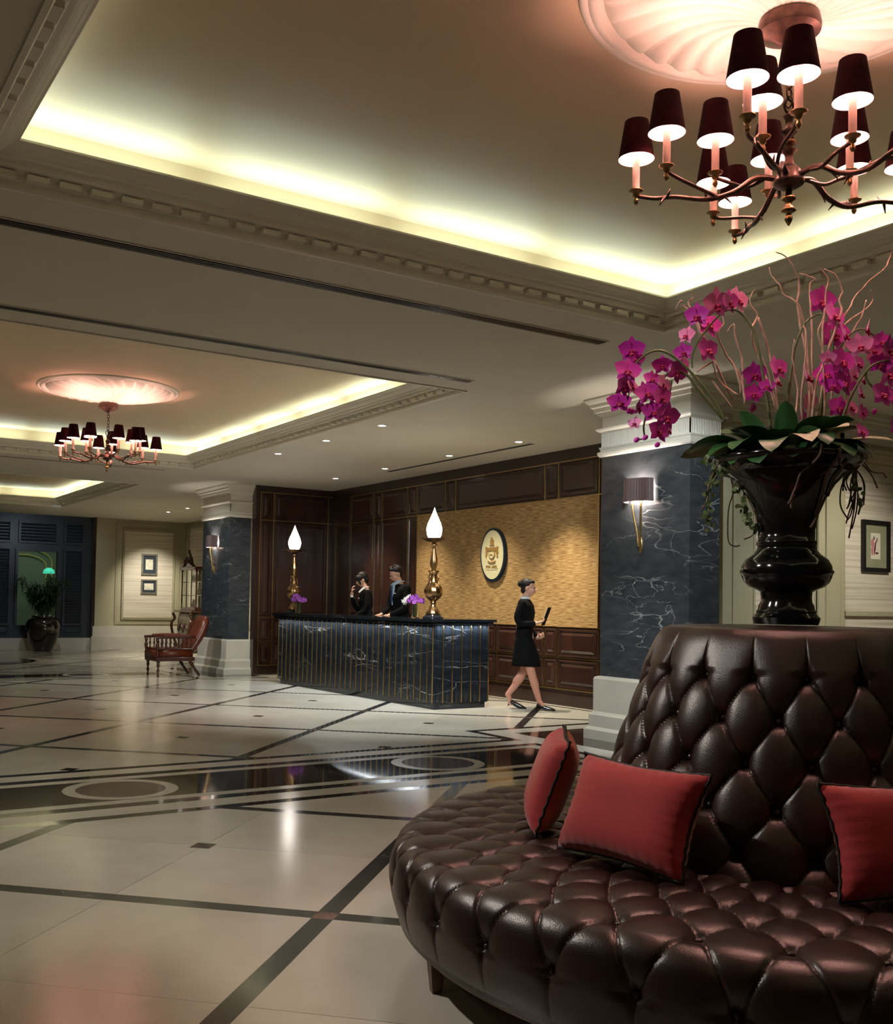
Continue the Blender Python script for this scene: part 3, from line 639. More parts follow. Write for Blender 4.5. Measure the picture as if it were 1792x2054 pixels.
# purple orchids in small glass vases
def small_flower(m,c=M['whitep'],s=1):
    bm=BM()
    for k in range(5):
        a=TAU*k/5+.3; q=Matrix.Rotation(a,3,'Y')
        pts=[(0,0,0),(.006,-.003,.008),(.008,-.004,.018),(0,-.006,.026),(-.008,-.004,.018),(-.006,-.003,.008)]
        vs=[bm.verts.new((q@Vector(p))*s) for p in pts]; bm.faces.new(vs)
    ellipsoid(bm,(0,-.004*s,-.002*s),(.004*s,.007*s,.005*s),6,4)
    return mesh('flower',bm,m)
lil_me=small_flower(M['lilac'],s=1.35); whi_me=small_flower(M['whitep'],s=1.35)
def small_vase(loc,label,seed,white):
    t=thing('glass_vase','small clear glass vase '+label,'vase',loc,0,'glass vases on the counter')
    obj('glass_wall',lathe(BM(),[(.05,0),(.052,.004),(.052,.16),(.048,.16),(.047,.012),(.0,.012)],28,cap=False),M['glass'],t,smooth=True,ang=40)
    f=thing('orchid_posy','small purple orchid posy '+label,'flowers',(loc[0],loc[1],loc[2]+.013),0,'orchid posies on the counter')
    rnd=random.Random(seed); bm=BM()
    for k in range(12):
        a=rnd.random()*TAU; r=rnd.random()*.03; b=(math.cos(a)*r,math.sin(a)*r,0); e=(b[0]+rnd.uniform(-.02,.02),b[1]+rnd.uniform(-.02,.02),.17)
        tube(bm,[b,e],.0035,5)
    obj('stem_bunch',bm,M['stem'],f)
    for k in range(46):
        a=rnd.random()*TAU; r=.12*math.sqrt(rnd.random()); z=.19+.10*rnd.random()*(1-(r/.14)**2)
        inst('bloom',lil_me,f,(r*math.cos(a)*.9,r*math.sin(a),z),(rnd.uniform(-1,1),rnd.uniform(-.6,.6),rnd.uniform(-2.6,1)))
    for k in range(white):
        inst('white_bloom',whi_me,f,(-.04+rnd.uniform(-.03,.03),.11+.02*k,.24-.012*k+rnd.uniform(0,.03)),(rnd.uniform(-.5,.5),0,rnd.uniform(-1.8,0)))
small_vase((7.22,11.2,1.12),'with a few white blooms beside the near bronze lamp',3,6)
small_vase((7.22,14.63,1.12),'beside the far bronze lamp',5,0)
# ================================================================== EMBLEM
LT=[]
em=thing('oval_emblem','oval cream sign with dark rim and gold crest on the woven wall','sign',(8.994,11.84,2.035),-PI/2)
def oval(a,b,n=56): return [(a*math.cos(TAU*k/n),b*math.sin(TAU*k/n)) for k in range(n)]
def plate(poly,d0,d1):
    bm=BM(); prism(bm,poly,-d1,-d0); bmesh.ops.transform(bm,matrix=Matrix(((1,0,0,0),(0,0,1,0),(0,1,0,0),(0,0,0,1))),verts=bm.verts); return bm
# local x along the wall, y out of/into wall (negative = out), z up
obj('rim',plate(oval(.295,.39),0,.05),M['navy'],em)
obj('face',plate(oval(.262,.355),.05,.055),M['creamsign'],em)
def gp(name,poly,d1=.068): return obj(name,plate(poly,.055,d1),M['gold'],em)
gp('gold_crest',[(-.03,.15),(-.045,.19),(-.02,.21),(-.03,.235),(0,.255),(.02,.235),(.012,.22),(.04,.205),(.03,.185),(.045,.165),(.03,.15)])
gp('gold_wreath',[(-.055,.128),(.055,.128),(.05,.142),(-.05,.142)])
gp('gold_mantling',[(-.15,.115),(-.125,.12),(-.105,.105),(.105,.105),(.125,.12),(.15,.115),(.14,.07),(.155,.03),(.135,.02),(.15,-.03),(.125,-.05),(.12,-.01),(.105,.03),(.10,.06),(-.10,.06),(-.105,.03),(-.12,-.01),(-.125,-.05),(-.15,-.03),(-.135,.02),(-.155,.03),(-.14,.07)])
gp('gold_shield',[(-.075,.05),(-.065,.055),(0,.045),(.065,.055),(.075,.05),(.078,-.01),(.05,-.05),(0,-.075),(-.05,-.05),(-.078,-.01)])
obj('shield_field',plate([(-.055,.035),(.055,.035),(.06,-.01),(.035,-.04),(0,-.055),(-.035,-.04),(-.06,-.01)],.068,.071),M['creamsign'],em)
inst('shield_letters',text_mesh('F&A',.05,M['gold'],.002),em,(0,-.073,-.005),(PI/2,0,0))
gp('gold_ribbon',[(-.09,-.085),(-.06,-.098),(0,-.102),(.06,-.098),(.09,-.085),(.085,-.112),(.05,-.125),(0,-.13),(-.05,-.125),(-.085,-.112)])
for k,ch_ in enumerate('FTM HEEL'):
    if ch_!=' ': inst('letter',text_mesh(ch_,.062,M['gold'],.003),em,(-.126+.036*k,-.059,-.178),(PI/2,0,0))
obj('underline',B(-.14,.14,-.058,-.055,-.222,-.217),M['gold'],em)
# ================================================================== SCONCES
def sconce(loc,label,rz,power):
    t=thing('wall_sconce',label,'wall lamp',loc,rz,'pleated shade wall sconces')   # local -y = out of wall
    # shade: half-drum, pleated, back open to the wall
    bm=BM(); n=72; R=.17; dp=.14; outer=[];
    def pth(i,rr):
        a=PI*i/n; pl=1+.025*math.sin(i*PI/2*1.0)
        return (rr*math.cos(a)*pl,-.012-dp/R*rr*math.sin(a)**.75*pl)
    for z0,k in ((.0,0),(.22,1)):
        outer.append([bm.verts.new((*pth(i,R*(1 if k==0 else .97)),z0)) for i in range(n+1)])
    for i in range(n): bm.faces.new((outer[0][i],outer[0][i+1],outer[1][i+1],outer[1][i]))
    m=principled('pleated_mauve_silk',(.10,.055,.05),.6,sheen=.3); obj('shade',bm,m,t)
    bm=BM(); ins=[[bm.verts.new((*pth(i,R*.95),z0)) for i in range(n+1)] for z0 in (.002,.218)]
    for i in range(n): bm.faces.new((ins[0][i],ins[0][i+1],ins[1][i+1],ins[1][i]))
    obj('shade_lining',bm,M['lining'],t)
    for s in (-1,1):
        obj('arm',tube(BM(),smoothpath([(s*.055,-.06,.03),(s*.055,-.065,-.05),(s*.045,-.055,-.14),(s*.02,-.035,-.30),(s*.01,-.03,-.42)],5),[.011]*21,8),M['brass'],t,smooth=True)
        cd=obj('candle',lathe(BM(),[(.014,.0),(.014,.06)],12,cx=s*.055,cy=-.06),M['candle'],t,smooth=True)
        obj('bulb',ellipsoid(BM(),(s*.055,-.06,.085),(.014,.014,.024),10,8),M['bulb'],t,smooth=True)
    obj('crossbar',B(-.055,.055,-.065,-.055,.005,.015),M['brass'],t)
    bm=BM(); ellipsoid(bm,(0,-.008,-.41),(.03,.014,.08),16,10); obj('backplate',bm,M['brass'],t,smooth=True)
    point('sconce_lamp',(0,-.062,.09),power,(1,.93,.84),.02,t)
    return t
sconce((7.1,7.05,2.31),'pleated brown shade wall sconce with two brass arms on the near pillar',-PI/2,8)
sconce((7.05,17.8,2.28),'small dark shade wall sconce with brass arms on the far pillar',-PI/2,5)
# ================================================================== CHANDELIERS
def chand_parts(t,power,withlights=True):
    # local origin = centre of the hub; ceiling canopy at z=+.56
    obj('canopy',lathe(BM(),[(.02,.50),(.05,.515),(.075,.535),(.115,.55),(.118,.565),(.112,.60)],32),M['darkbronze'],t,smooth=True,ang=40)
    bm=BM()
    z=.28
    while z<.50:
        k=int(round((z-.28)/.035)); pts=[(.014*math.cos(a) if k%2 else 0,0 if k%2 else .014*math.cos(a),z+.022*math.sin(a)) for a in [TAU*i/12 for i in range(13)]]
        tube(bm,pts,.0035,5); z+=.035
    obj('chain',bm,M['darkbronze'],t,smooth=True)
    obj('top_ring',tube(BM(),[(.028*math.cos(TAU*i/16),0,.262+.028*math.sin(TAU*i/16)) for i in range(17)],.005,6),M['darkbronze'],t,smooth=True)
    obj('spindle',lathe(BM(),[(.012,.235),(.022,.225),(.014,.21),(.012,.185),(.022,.175),(.03,.16),(.018,.15),(.02,.135),(.012,.12),(.016,.10),(.032,.09),(.018,.08),(.014,.06),(.02,.04),(.024,.0)],24),M['darkbronze'],t,smooth=True)
    obj('gilt_collar',lathe(BM(),[(.024,.128),(.026,.122),(.024,.116)],24),M['bronze'],t,smooth=True)
    obj('hub',lathe(BM(),[(.03,.03),(.045,.01),(.048,-.01),(.058,-.025),(.055,-.04),(.03,-.055),(.018,-.06)],28),M['darkbronze'],t,smooth=True)
    obj('lower_spindle',lathe(BM(),[(.012,-.055),(.012,-.08),(.024,-.088),(.026,-.098),(.014,-.106),(.012,-.12),(.02,-.13),(.028,-.142),(.012,-.15),(.01,-.155)],24),M['bronze'],t,smooth=True)
    obj('finial',lathe(BM(),[(.006,-.152),(.015,-.165),(.015,-.175),(.004,-.198)],20),M['bronze'],t,smooth=True)
    arm_groups=[60,132,204,276,348]
    sh_me=mesh('shade',lathe(BM(),[(.071,0),(.047,.152)],32,cap=False),M['shade'],True)
    li_me=mesh('shade_lining',lathe(BM(),[(.0695,.001),(.0455,.151)],32,cap=False),M['lining'],True)
    ca_me=mesh('candle',lathe(BM(),[(.0145,0),(.0145,.165)],14),M['candle'],True,40)
    bu_me=mesh('bulb',ellipsoid(BM(),(0,0,0),(.013,.013,.022),10,8),M['bulb'],True)
    cu_me=mesh('drip_cup',lathe(BM(),[(.004,-.055),(.010,-.045),(.010,-.035),(.006,-.028),(.013,-.02),(.014,-.006),(.028,.0),(.029,.004),(.012,.004)],20),M['bronze'],True)
    def light(parent,p):
        cpo=inst('drip_cup',cu_me,t,p)
        cd=inst('candle',ca_me,t,(p[0],p[1],p[2]+.004)); inst('bulb',bu_me,cd,(0,0,.185))
        sh=inst('shade',sh_me,t,(p[0],p[1],p[2]+.128)); inst('shade_lining',li_me,sh)
        if withlights: point('candle_lamp',(p[0],p[1],p[2]+.207),power,(1,.53,.46),.018,t)
    for gi,A in enumerate(arm_groups):
        a=math.radians(A); ca,sa=math.cos(a),math.sin(a)
        def L(r,da,z): q=a+math.radians(da); return Vector((r*math.cos(q),r*math.sin(q),z))
        zo=-.012
        p_o=L(.57,0,zo); p_m=L(.47,17,zo+.03); p_i=L(.27,-6,zo+.055)
        main=smoothpath([L(.04,0,-.015),L(.12,2,-.005),L(.2,4,-.055),L(.30,3,-.075),L(.42,-1,-.045),L(.5,-2,-.04),p_o+Vector((0,0,-.018))],5)
        n=len(main); obj('arm',tube(BM(),main,[.012-.004*i/n for i in range(n)],8),M['darkbronze'],t,smooth=True)
        br=smoothpath([L(.26,4,-.07),L(.34,9,-.04),L(.42,15,-.02),p_m+Vector((0,0,-.018))],5)
        obj('branch',tube(BM(),br,.0075,7),M['darkbronze'],t,smooth=True)
        br=smoothpath([L(.09,0,-.01),L(.15,-9,-.025),L(.21,-10,.0),p_i+Vector((0,0,-.018))],5)
        obj('branch',tube(BM(),br,.0075,7),M['darkbronze'],t,smooth=True)
        for r,da,z,dz,dr in ((.16,3,-.03,-.045,.03),(.24,4,-.065,-.035,-.03),(.30,3,-.073,.03,.01),(.45,-1,-.045,.03,-.012),(.46,-1,-.043,-.035,.02)):
            obj('thorn',tube(BM(),[L(r,da,z),L(r+dr,da+1.5,z+dz)],[.007,.002],6),M['darkbronze'],t,smooth=True)
        for p in (p_o,p_m,p_i): light(t,p)
def ceiling_rose(loc,label):
    t=thing('ceiling_rose',label,'ceiling rose',loc,0)
    obj('outer_moulding',lathe(BM(),[(.80,0),(.80,-.012),(.79,-.022),(.775,-.024),(.765,-.018),(.755,-.03),(.735,-.034),(.725,-.028),(.715,-.012),(.70,-.004)],96,cap=False),M['plaster'],t,smooth=True,ang=50)
    bm=BM(); n=240; NF=30; prof=[(.705,-.004,0),(.695,-.016,.2),(.67,-.026,.7),(.60,-.036,1),(.50,-.050,1),(.40,-.068,1),(.30,-.092,1),(.22,-.118,.9),(.16,-.142,.7),(.11,-.166,.4),(.085,-.182,.1)]; rings=[]
    for r,z,am in prof:
        tw=(.705-r)*1.5*(r>.0)
        rings.append([bm.verts.new((r*math.cos(TAU*i/n+tw*.6),r*math.sin(TAU*i/n+tw*.6),z+.012*am-am*.060*(.15+r)*(1-abs(((i*NF/n)%1)*2-1)**.6*1.0 if False else abs(math.sin(PI*((i*NF/n)%1)))**.7))) for i in range(n)])
    for A,Bq in zip(rings,rings[1:]):
        for i in range(n): bm.faces.new((A[i],A[(i+1)%n],Bq[(i+1)%n],Bq[i]))
    obj('fluted_dish',bm,M['plaster'],t,smooth=True)
    return t
HUB=2.965
c1=thing('chandelier','large near bronze branch chandelier with dark burgundy shades over the settee','chandelier',(3.27,2.49,HUB),0,'bronze branch chandeliers')
chand_parts(c1,4.6)
c2=thing('chandelier','smaller looking distant bronze branch chandelier with burgundy shades','chandelier',(3.35,11.85,HUB),0,'bronze branch chandeliers')
for ch in list(c1.children):
    c=ch.copy(); COL.objects.link(c); c.parent=c2
    for g_ in list(ch.children): d=g_.copy(); COL.objects.link(d); d.parent=c
c2.rotation_euler=(0,0,math.radians(10))
ceiling_rose((3.27,2.49,ZT),'large white fluted plaster ceiling rose above the near chandelier')
ceiling_rose((3.35,11.85,ZT),'glowing white fluted ceiling rose above the distant chandelier')
# ================================================================== ROUND SETTEE
SC=Vector((3.265,2.49,0)); st=thing('round_settee','round dark oxblood buttoned leather settee with a central cone back','sofa',(SC.x,SC.y,0))
def tuft(u,v,edge=1.0):
    """u,v lattice: buttons where u+v and u-v are both integers; returns inward depth factor 0 (puffed) .. 1 (button)"""
    p=(u+v)/1.0; q=(u-v)/1.0
    a=abs(math.sin(PI*p/1.0)); b=abs(math.sin(PI*q/1.0))
    return p,q,a,b
def tufted_revolve(prof,N,vf,fold_lo,fold_hi,amp,nseg,phase):
    """prof: dense list of (r,z,s); surface normal from the profile; button rows at s=row0+k*drow; columns N, alternate rows shifted"""
    bm=BM(); rings=[]; k=len(prof)
    for i,(r,z,s) in enumerate(prof):
        r0,z0,_=prof[max(i-1,0)]; r1,z1,_=prof[min(i+1,k-1)]; t=Vector((r1-r0,z1-z0)).normalized(); nr,nz=-t.y,t.x
        if nr*1+nz*1<0: nr,nz=-nr,-nz
        vv=vf(s)/2.0; ring=[]
        for j in range(nseg):
            a=TAU*j/nseg; uu=(a-phase)/TAU*N/1.0/1.0
            p=uu+vv; q=uu-vv
            if fold_lo<=s<=fold_hi:
                c=min(abs(math.sin(PI*p)),abs(math.sin(PI*q)))
                fold=math.exp(-(c/.055)**2)*.22
                dome=1-(abs(math.sin(PI*p))*abs(math.sin(PI*q)))**.42
                dp=min(abs(p-round(p)),.5); dq=min(abs(q-round(q)),.5); rr=math.hypot(dp,dq); btn=math.exp(-(rr/.10)**2)*.42+math.exp(-(rr/.24)**2)*.28
                d=dome*.42+fold+btn
            else:
                # vertical pleats running on from the last row
                edge=fold_lo if s<fold_lo else fold_hi; ve=vf(edge)/2.0; pe=uu+ve
                c=abs(math.sin(PI*pe)); fade=max(0,1-abs(s-edge)/.15); d=(math.exp(-(c/.05)**2)*.24+(1-c**.5)*.25+math.exp(-((s-edge)/.03)**2-(c/.25)**2)*.4)*fade+.12*(1-fade)
            x=r-amp*d*nr; zz=z-amp*d*nz
            ring.append(bm.verts.new((x*math.cos(a),x*math.sin(a),zz)))
        rings.append(ring)
    for A,Bq in zip(rings,rings[1:]):
        for j in range(nseg): bm.faces.new((A[j],A[(j+1)%nseg],Bq[(j+1)%nseg],Bq[j]))
    return bm
def dense(pts,step):
    P=smoothpath([(r,z,0) for r,z in pts],8); L=[0]
    for a,b in zip(P,P[1:]): L.append(L[-1]+(b-a).length)
    out=[]; n=int(L[-1]/step)+1; i=0
    for k in range(n+1):
        s=L[-1]*k/n
        while i<len(L)-2 and L[i+1]<s: i+=1
        t=(s-L[i])/max(1e-9,L[i+1]-L[i]); q=P[i].lerp(P[i+1],min(1,max(0,t))); out.append((q.x,q.y,s))
    return out
seat=dense([(.60,.465),(.8,.468),(1.0,.468),(1.2,.463),(1.36,.458),(1.415,.445),(1.455,.41),(1.473,.36),(1.478,.30),(1.465,.22),(1.44,.16),(1.40,.135)],.0105)
# find s where r~1.28 on the top
sb=min(seat,key=lambda q:abs(q[0]-1.30)+(0 if q[1]>.4 else 9))[2]; side=min(seat,key=lambda q:abs(q[1]-.30)+(0 if q[0]>1.4 else 9))[2]
def vseat(s): return (s-sb)/(side-sb) if s>sb else (s-sb)/.132
obj('seat',tufted_revolve(seat,36,vseat,0,side,.036,1440,math.radians(8)),M['leather'],st,smooth=True)
cone=dense([(.76,.42),(.735,.48),(.69,.60),(.635,.75),(.585,.90),(.54,1.03),(.505,1.13),(.48,1.19),(.455,1.225),(.42,1.243),(.30,1.248),(.10,1.248)],.0105)
s1=min(cone,key=lambda q:abs(q[1]-1.088)+(0 if q[0]>.4 else 9))[2]; s0=min(cone,key=lambda q:abs(q[1]-.955)+(0 if q[0]>.4 else 9))[2]
obj('cone_back',tufted_revolve(cone,18,lambda s:(s-s1)/(s1-s0),0,s1,.052,1080,math.radians(5)),M['leather'],st,smooth=True)
btn_me=mesh('button',ellipsoid(BM(),(0,0,0),(.011,.011,.007),10,6),M['leather'],True)
def buttons(prof,N,sf,rows,amp,phase,lo,hi):
    for rw in rows:
        s=sf(rw); q=min(range(len(prof)),key=lambda i:abs(prof[i][2]-s)); r,z,_=prof[q]
        r0,z0,_=prof[q-1]; r1,z1,_=prof[q+1]; t=Vector((r1-r0,z1-z0)).normalized(); nr,nz=-t.y,t.x
        if nr+nz<0: nr,nz=-nr,-nz
        for k in range(N):
            a=phase+TAU*(k+(.5 if rw%2 else 0))/N; deg=math.degrees(a)%360
            if not(lo<deg<hi): continue
            d=amp*1.02-.004; rr=r-d*nr
            o=inst('button',btn_me,st,(rr*math.cos(a),rr*math.sin(a),z-d*nz)); nrm=Vector((nr*math.cos(a),nr*math.sin(a),nz)); o.rotation_euler=nrm.to_track_quat('Z','Y').to_euler()
buttons(cone,18,lambda r:s1+r*(s1-s0),[0,-1,-2,-3],.05,math.radians(5),120,300)
buttons(seat,36,lambda r:side if r==1 else sb+r*.132,[1,0,-1,-2],.036,math.radians(8),125,300)
obj('plinth_rail',lathe(BM(),[(1.36,.13),(1.415,.13),(1.42,.145),(1.42,.165),(1.36,.165)],128),principled('walnut',(.10,.045,.022),.35),st,smooth=True,ang=40)
lm=M['walnut']=bpy.data.materials['walnut']
for k in range(9):
    a=math.radians(163.5+40*k); bm=BM(); v=[bm.verts.new((x*s,y*s,z)) for z,s in ((0,.5),(.16,1)) for x,y in ((-.032,-.032),(.032,-.032),(.032,.032),(-.032,.032))]
    for q in ((0,3,2,1),(4,5,6,7),(0,1,5,4),(1,2,6,5),(2,3,7,6),(3,0,4,7)): bm.faces.new([v[i] for i in q])
    obj('leg',bm,lm,st,loc=(1.36*math.cos(a),1.36*math.sin(a),0),rot=(0,0,a))
# ---- cushions
def cushion(label,phi,rad,zb,lean,wd=.52,ht=.35,tilt=0,th=.075):
    a=math.radians(phi); t=thing('cushion',label,'cushion',(SC.x+rad*math.cos(a),SC.y+rad*math.sin(a),zb),0,'red velvet cushions on the settee')
    t.rotation_euler=(math.radians(-lean),math.radians(tilt),a+PI/2)
    nx,nz=36,26
    def pt(u,v,s):
        cx=1-.10*(1-abs(v)**1.6)*abs(u)**3; cz=1-.10*(1-abs(u)**1.6)*abs(v)**3
        x=u*wd/2*cx; z=v*ht/2*cz; e=max(0,(1-u**4)*(1-v**4)); h=th*e**.55
        wr=.004*math.sin(u*38+v*5)*(abs(v)**5)+.004*math.sin(v*30)*(abs(u)**5)
        return (x,s*h+wr,z+ht/2)
    for s,nm,m in ((-1,'cover_front',M['velvet']),(1,'cover_back',M['velveto'])):
        bm=BM(); g2=[[bm.verts.new(pt(-1+2*i/nx,-1+2*j/nz,s)) for j in range(nz+1)] for i in range(nx+1)]
        for i in range(nx):
            for j in range(nz): bm.faces.new((g2[i][j],g2[i+1][j],g2[i+1][j+1],g2[i][j+1]))
        obj(nm,bm,m,t,smooth=True)
    rim=[pt(-1+2*i/24,-1,0) for i in range(25)]+[pt(1,-1+2*i/18,0) for i in range(1,19)]+[pt(1-2*i/24,1,0) for i in range(1,25)]+[pt(-1,1-2*i/18,0) for i in range(1,19)]
    obj('piping',tube(BM(),rim,.0055,6,cap=False),M['piping'],t,smooth=True); return t
cushion('bright red velvet cushion leaning on the cone back, fully seen in the middle',183,.91,.475,24,.54,.34)
cushion('red velvet cushion with black piping, seen edge-on at the left of the cone back',141,.93,.475,20,.52,.36)
cushion('red velvet cushion cut by the right edge, leaning on the cone back',243,.90,.475,24,.54,.34)
# ================================================================== BIG VASE AND ORCHIDS
VB=1.2485
vt=thing('floor_urn','tall glossy black trumpet mouthed vase standing on the settee cone back','vase',(SC.x,SC.y,VB))
VP=[(0,.1,0),(2030,.114,1),(2010,.118,1),(1985,.121,1),(1972,.113,1),(1955,.106,1),(1945,.108,1),(1930,.101,1),(1905,.099,1),(1885,.093,1),(1850,.091,1),(1815,.093,1),(1800,.108,1),(1780,.135,1),(1750,.152,1),(1715,.160,1),(1695,.163,1),(1690,.167,1),(1672,.167,1),(1668,.162,1),(1640,.160,1),(1600,.148,1),(1565,.122,1),(1535,.107,1),(1510,.104,1),(1500,.108,1),(1480,.108,1),(1470,.102,1),(1400,.102,1),(1300,.114,1),(1200,.138,1),(1100,.172,1),(1050,.198,1),(1000,.232,1),(965,.258,1),(945,.268,1),(930,.270,1),(918,.266,1)]
prof=[(r,(1262-(650+y/3.314))/534*1.0) for y,r,_ in VP[1:]]; zt=prof[-1][1]
prof+=[(.25,zt-.01),(.215,zt-.06),(.01,zt-.07)]
obj('urn_body',lathe(BM(),[(.01,0)]+prof,72,cap=False),M['lacquer'],vt,smooth=True,ang=50)
AR=thing('orchid_arrangement','magenta moth orchids, willow twigs and broad leaves filling the black vase','flowers',(SC.x,SC.y,VB+zt-.055),-.562)
A0=VB+zt-.055
def W3(px,py,dd=0.0):
    Z=3.84+dd; return Vector(((px-813)*Z/2050-1.433, dd, 1.3+(1227-py)*Z/2050-A0))
def C3(x,y,dd=0.0): return W3(1180+x/2.4167,450+y/2.4167,dd)
obj('moss_mound',lathe(BM(),[(.235,-.005),(.22,.03),(.17,.055),(.08,.075),(.01,.08)],28,flute=lambda a,z:.05*math.sin(7*a)+.04*math.sin(13*a+z*90)),M['moss'],AR,smooth=True)
def petal(bm,ang,L,Wd,cup=.25,droop=0,z0=0,n=7,pw=.75):
    ca,sa=math.cos(ang),math.sin(ang); rows=[]
    for i in range(n+1):
        t=i/n; wd=Wd*math.sin(PI*min(1,max(.0,t))**pw)*.5 if 0<t<1 else .0006
        rr=L*t; row=[]
        for k in (-1,-.5,0,.5,1):
            side=k*wd; y=-cup*L*(t*t*.5)+cup*.9*abs(k)*wd*-.5+z0+.012*L*10*math.sin(t*5+k*2)*.06
            row.append(bm.verts.new((ca*rr-sa*side, y+droop*t*t*L, sa*rr+ca*side)))
        rows.append(row)
    for A,Bq in zip(rows,rows[1:]):
        for j in range(4): bm.faces.new((A[j],A[j+1],Bq[j+1],Bq[j]))
def orchid_mesh(m):
    bm=BM()
    petal(bm,PI/2,.052,.034,.12,pw=.8); petal(bm,math.radians(228),.050,.030,.1,z0=.001,pw=.8); petal(bm,math.radians(312),.050,.030,.1,z0=.001,pw=.8)
    petal(bm,math.radians(16),.054,.056,.25,z0=-.004,pw=.85); petal(bm,math.radians(164),.054,.056,.25,z0=-.004,pw=.85)
    return mesh('flower',bm,m,True)
fl1=orchid_mesh(M['petal']); fl2=orchid_mesh(M['petal2'])
bm=BM(); ellipsoid(bm,(0,-.010,-.008),(.006,.009,.009),8,6); ellipsoid(bm,(0,-.017,-.018),(.009,.006,.007),8,6); ellipsoid(bm,(-.009,-.012,-.006),(.004,.004,.007),6,5); ellipsoid(bm,(.009,-.012,-.006),(.004,.004,.007),6,5)
lip_me=mesh('lip',bm,M['lip'],True); bud_me=mesh('bud',ellipsoid(BM(),(0,0,0),(.012,.012,.016),10,8),M['petal'],True)
rnd=random.Random(11)
FL=[(200,615,95,-.5),(222,662,62,-.3),(178,722,100,-.3),(160,795,88,.3),(200,800,70,.6),(140,878,88,-.4),(352,690,75,-.8),(420,718,95,.2),(452,688,80,.7),(455,622,72,-1.1),(472,540,72,-1.2),(300,760,70,-.3),(352,785,84,.3),(272,830,92,-.2),(342,850,98,.2),(308,920,88,-.3),(235,900,62,.4),(370,940,105,.2),(335,1015,92,.0),(220,978,55,-1.0),(382,1010,60,.8),
 (565,612,105,.1),(572,485,112,.0),(522,440,92,-1.0),(608,382,118,-.1),(672,372,95,.4),(714,362,108,.2),
 (800,725,92,-.2),(912,698,100,.3),(905,762,88,.6),(795,820,80,-.1),(1050,738,108,.6),(1068,855,85,.2),(862,785,60,-.6),(1035,925,50,.3),(790,890,45,.5),
 (1125,360,118,.0),(1183,435,120,.1),(1188,525,130,-.1),(1235,530,105,.8),(1225,658,118,.0),(1148,722,95,-.3),(1235,763,110,.0),(1303,665,85,.5),(1190,775,72,-.8),(1282,722,75,.4),(1328,745,72,.9),(1312,812,84,.7),(1215,885,92,-.4),(1268,882,85,.4),(1326,905,74,.5),(1322,1000,74,.3),(1160,640,60,-.5),
 (1345,495,95,.8),(1315,578,95,-.3),(1378,600,95,.2),(1422,555,80,-.2),(1455,590,105,.1),(1452,718,105,.1),(1418,662,84,-.6),(1425,815,105,-.1),(1468,826,100,.3),(1500,900,85,.1),(1520,760,95,.2),(1540,640,100,.0),(1490,975,70,.2)]
for x,y,s,yaw in FL:
    dd=rnd.uniform(-.12,.10) if x>700 else rnd.uniform(-.05,.08)
    p=C3(x,y,dd); sc=s/104*1.02
    o=inst('flower',fl2 if (x,y) in ((1050,738),(1315,578),(1378,600),(1345,495),(905,762),(1282,722),(200,800)) or rnd.random()<.1 else fl1,AR,p,(rnd.uniform(-.25,.3),rnd.uniform(-.3,.3),yaw*1.0+rnd.uniform(-.15,.15)+.35),(sc*1.08,)*3)
    inst('lip',lip_me,o)
for x,y in ((190,915),(206,920),(228,1058),(270,1046),(1315,1055),(1390,900),(330,1080)): inst('bud',bud_me,AR,C3(x,y,0),(rnd.random(),rnd.random(),0),(.8,.8,.8))
ST=[([(660,960),(610,870),(490,720),(380,630),(300,622),(225,680),(200,760),(180,900)],-.02,.02),([(650,950),(520,800),(470,735),(390,720),(330,800),(285,900),(262,990),(265,1046),(228,1058)],.0,.03),([(885,1010),(870,880),(845,740),(820,600),(785,490),(720,415),(650,420),(590,480),(530,560),(497,640),(498,700)],-.02,.02),
 ([(955,960),(975,760),(1000,590),(1050,470),(1110,425),(1130,430)],.03,.0),([(1115,975),(1135,830),(1165,700),(1230,570),(1290,505),(1345,498),(1410,545)],.02,.02),([(1225,965),(1260,860),(1310,760),(1370,680),(1430,650),(1490,640)],-.05,-.05),([(1120,965),(1160,760),(1210,640),(1290,600),(1390,575),(1450,590)],.06,.02),([(1345,700),(1350,740),(1390,790),(1430,830)],.0,.0),([(1180,500),(1190,620),(1220,700),(1240,770),(1260,880)],.03,.03),([(395,765),(385,830),(360,900),(340,1000)],.02,.02)]
for pts,a,b in ST:
    P_=smoothpath([C3(x,y,a+(b-a)*i/len(pts)) for i,(x,y) in enumerate(pts)],5); n=len(P_)
    obj('flower_stem',tube(BM(),P_,[.0062-.0035*i/n for i in range(n)],7),M['stem'],AR,smooth=True)
for x0,y0,x1,y1 in ((595,760,690,890),(640,945,520,790),(960,950,1003,560)):
    obj('support_cane',tube(BM(),[C3(x1,y1,.03),C3(x0,y0,.03)],.0035,6),M['twig'],AR)
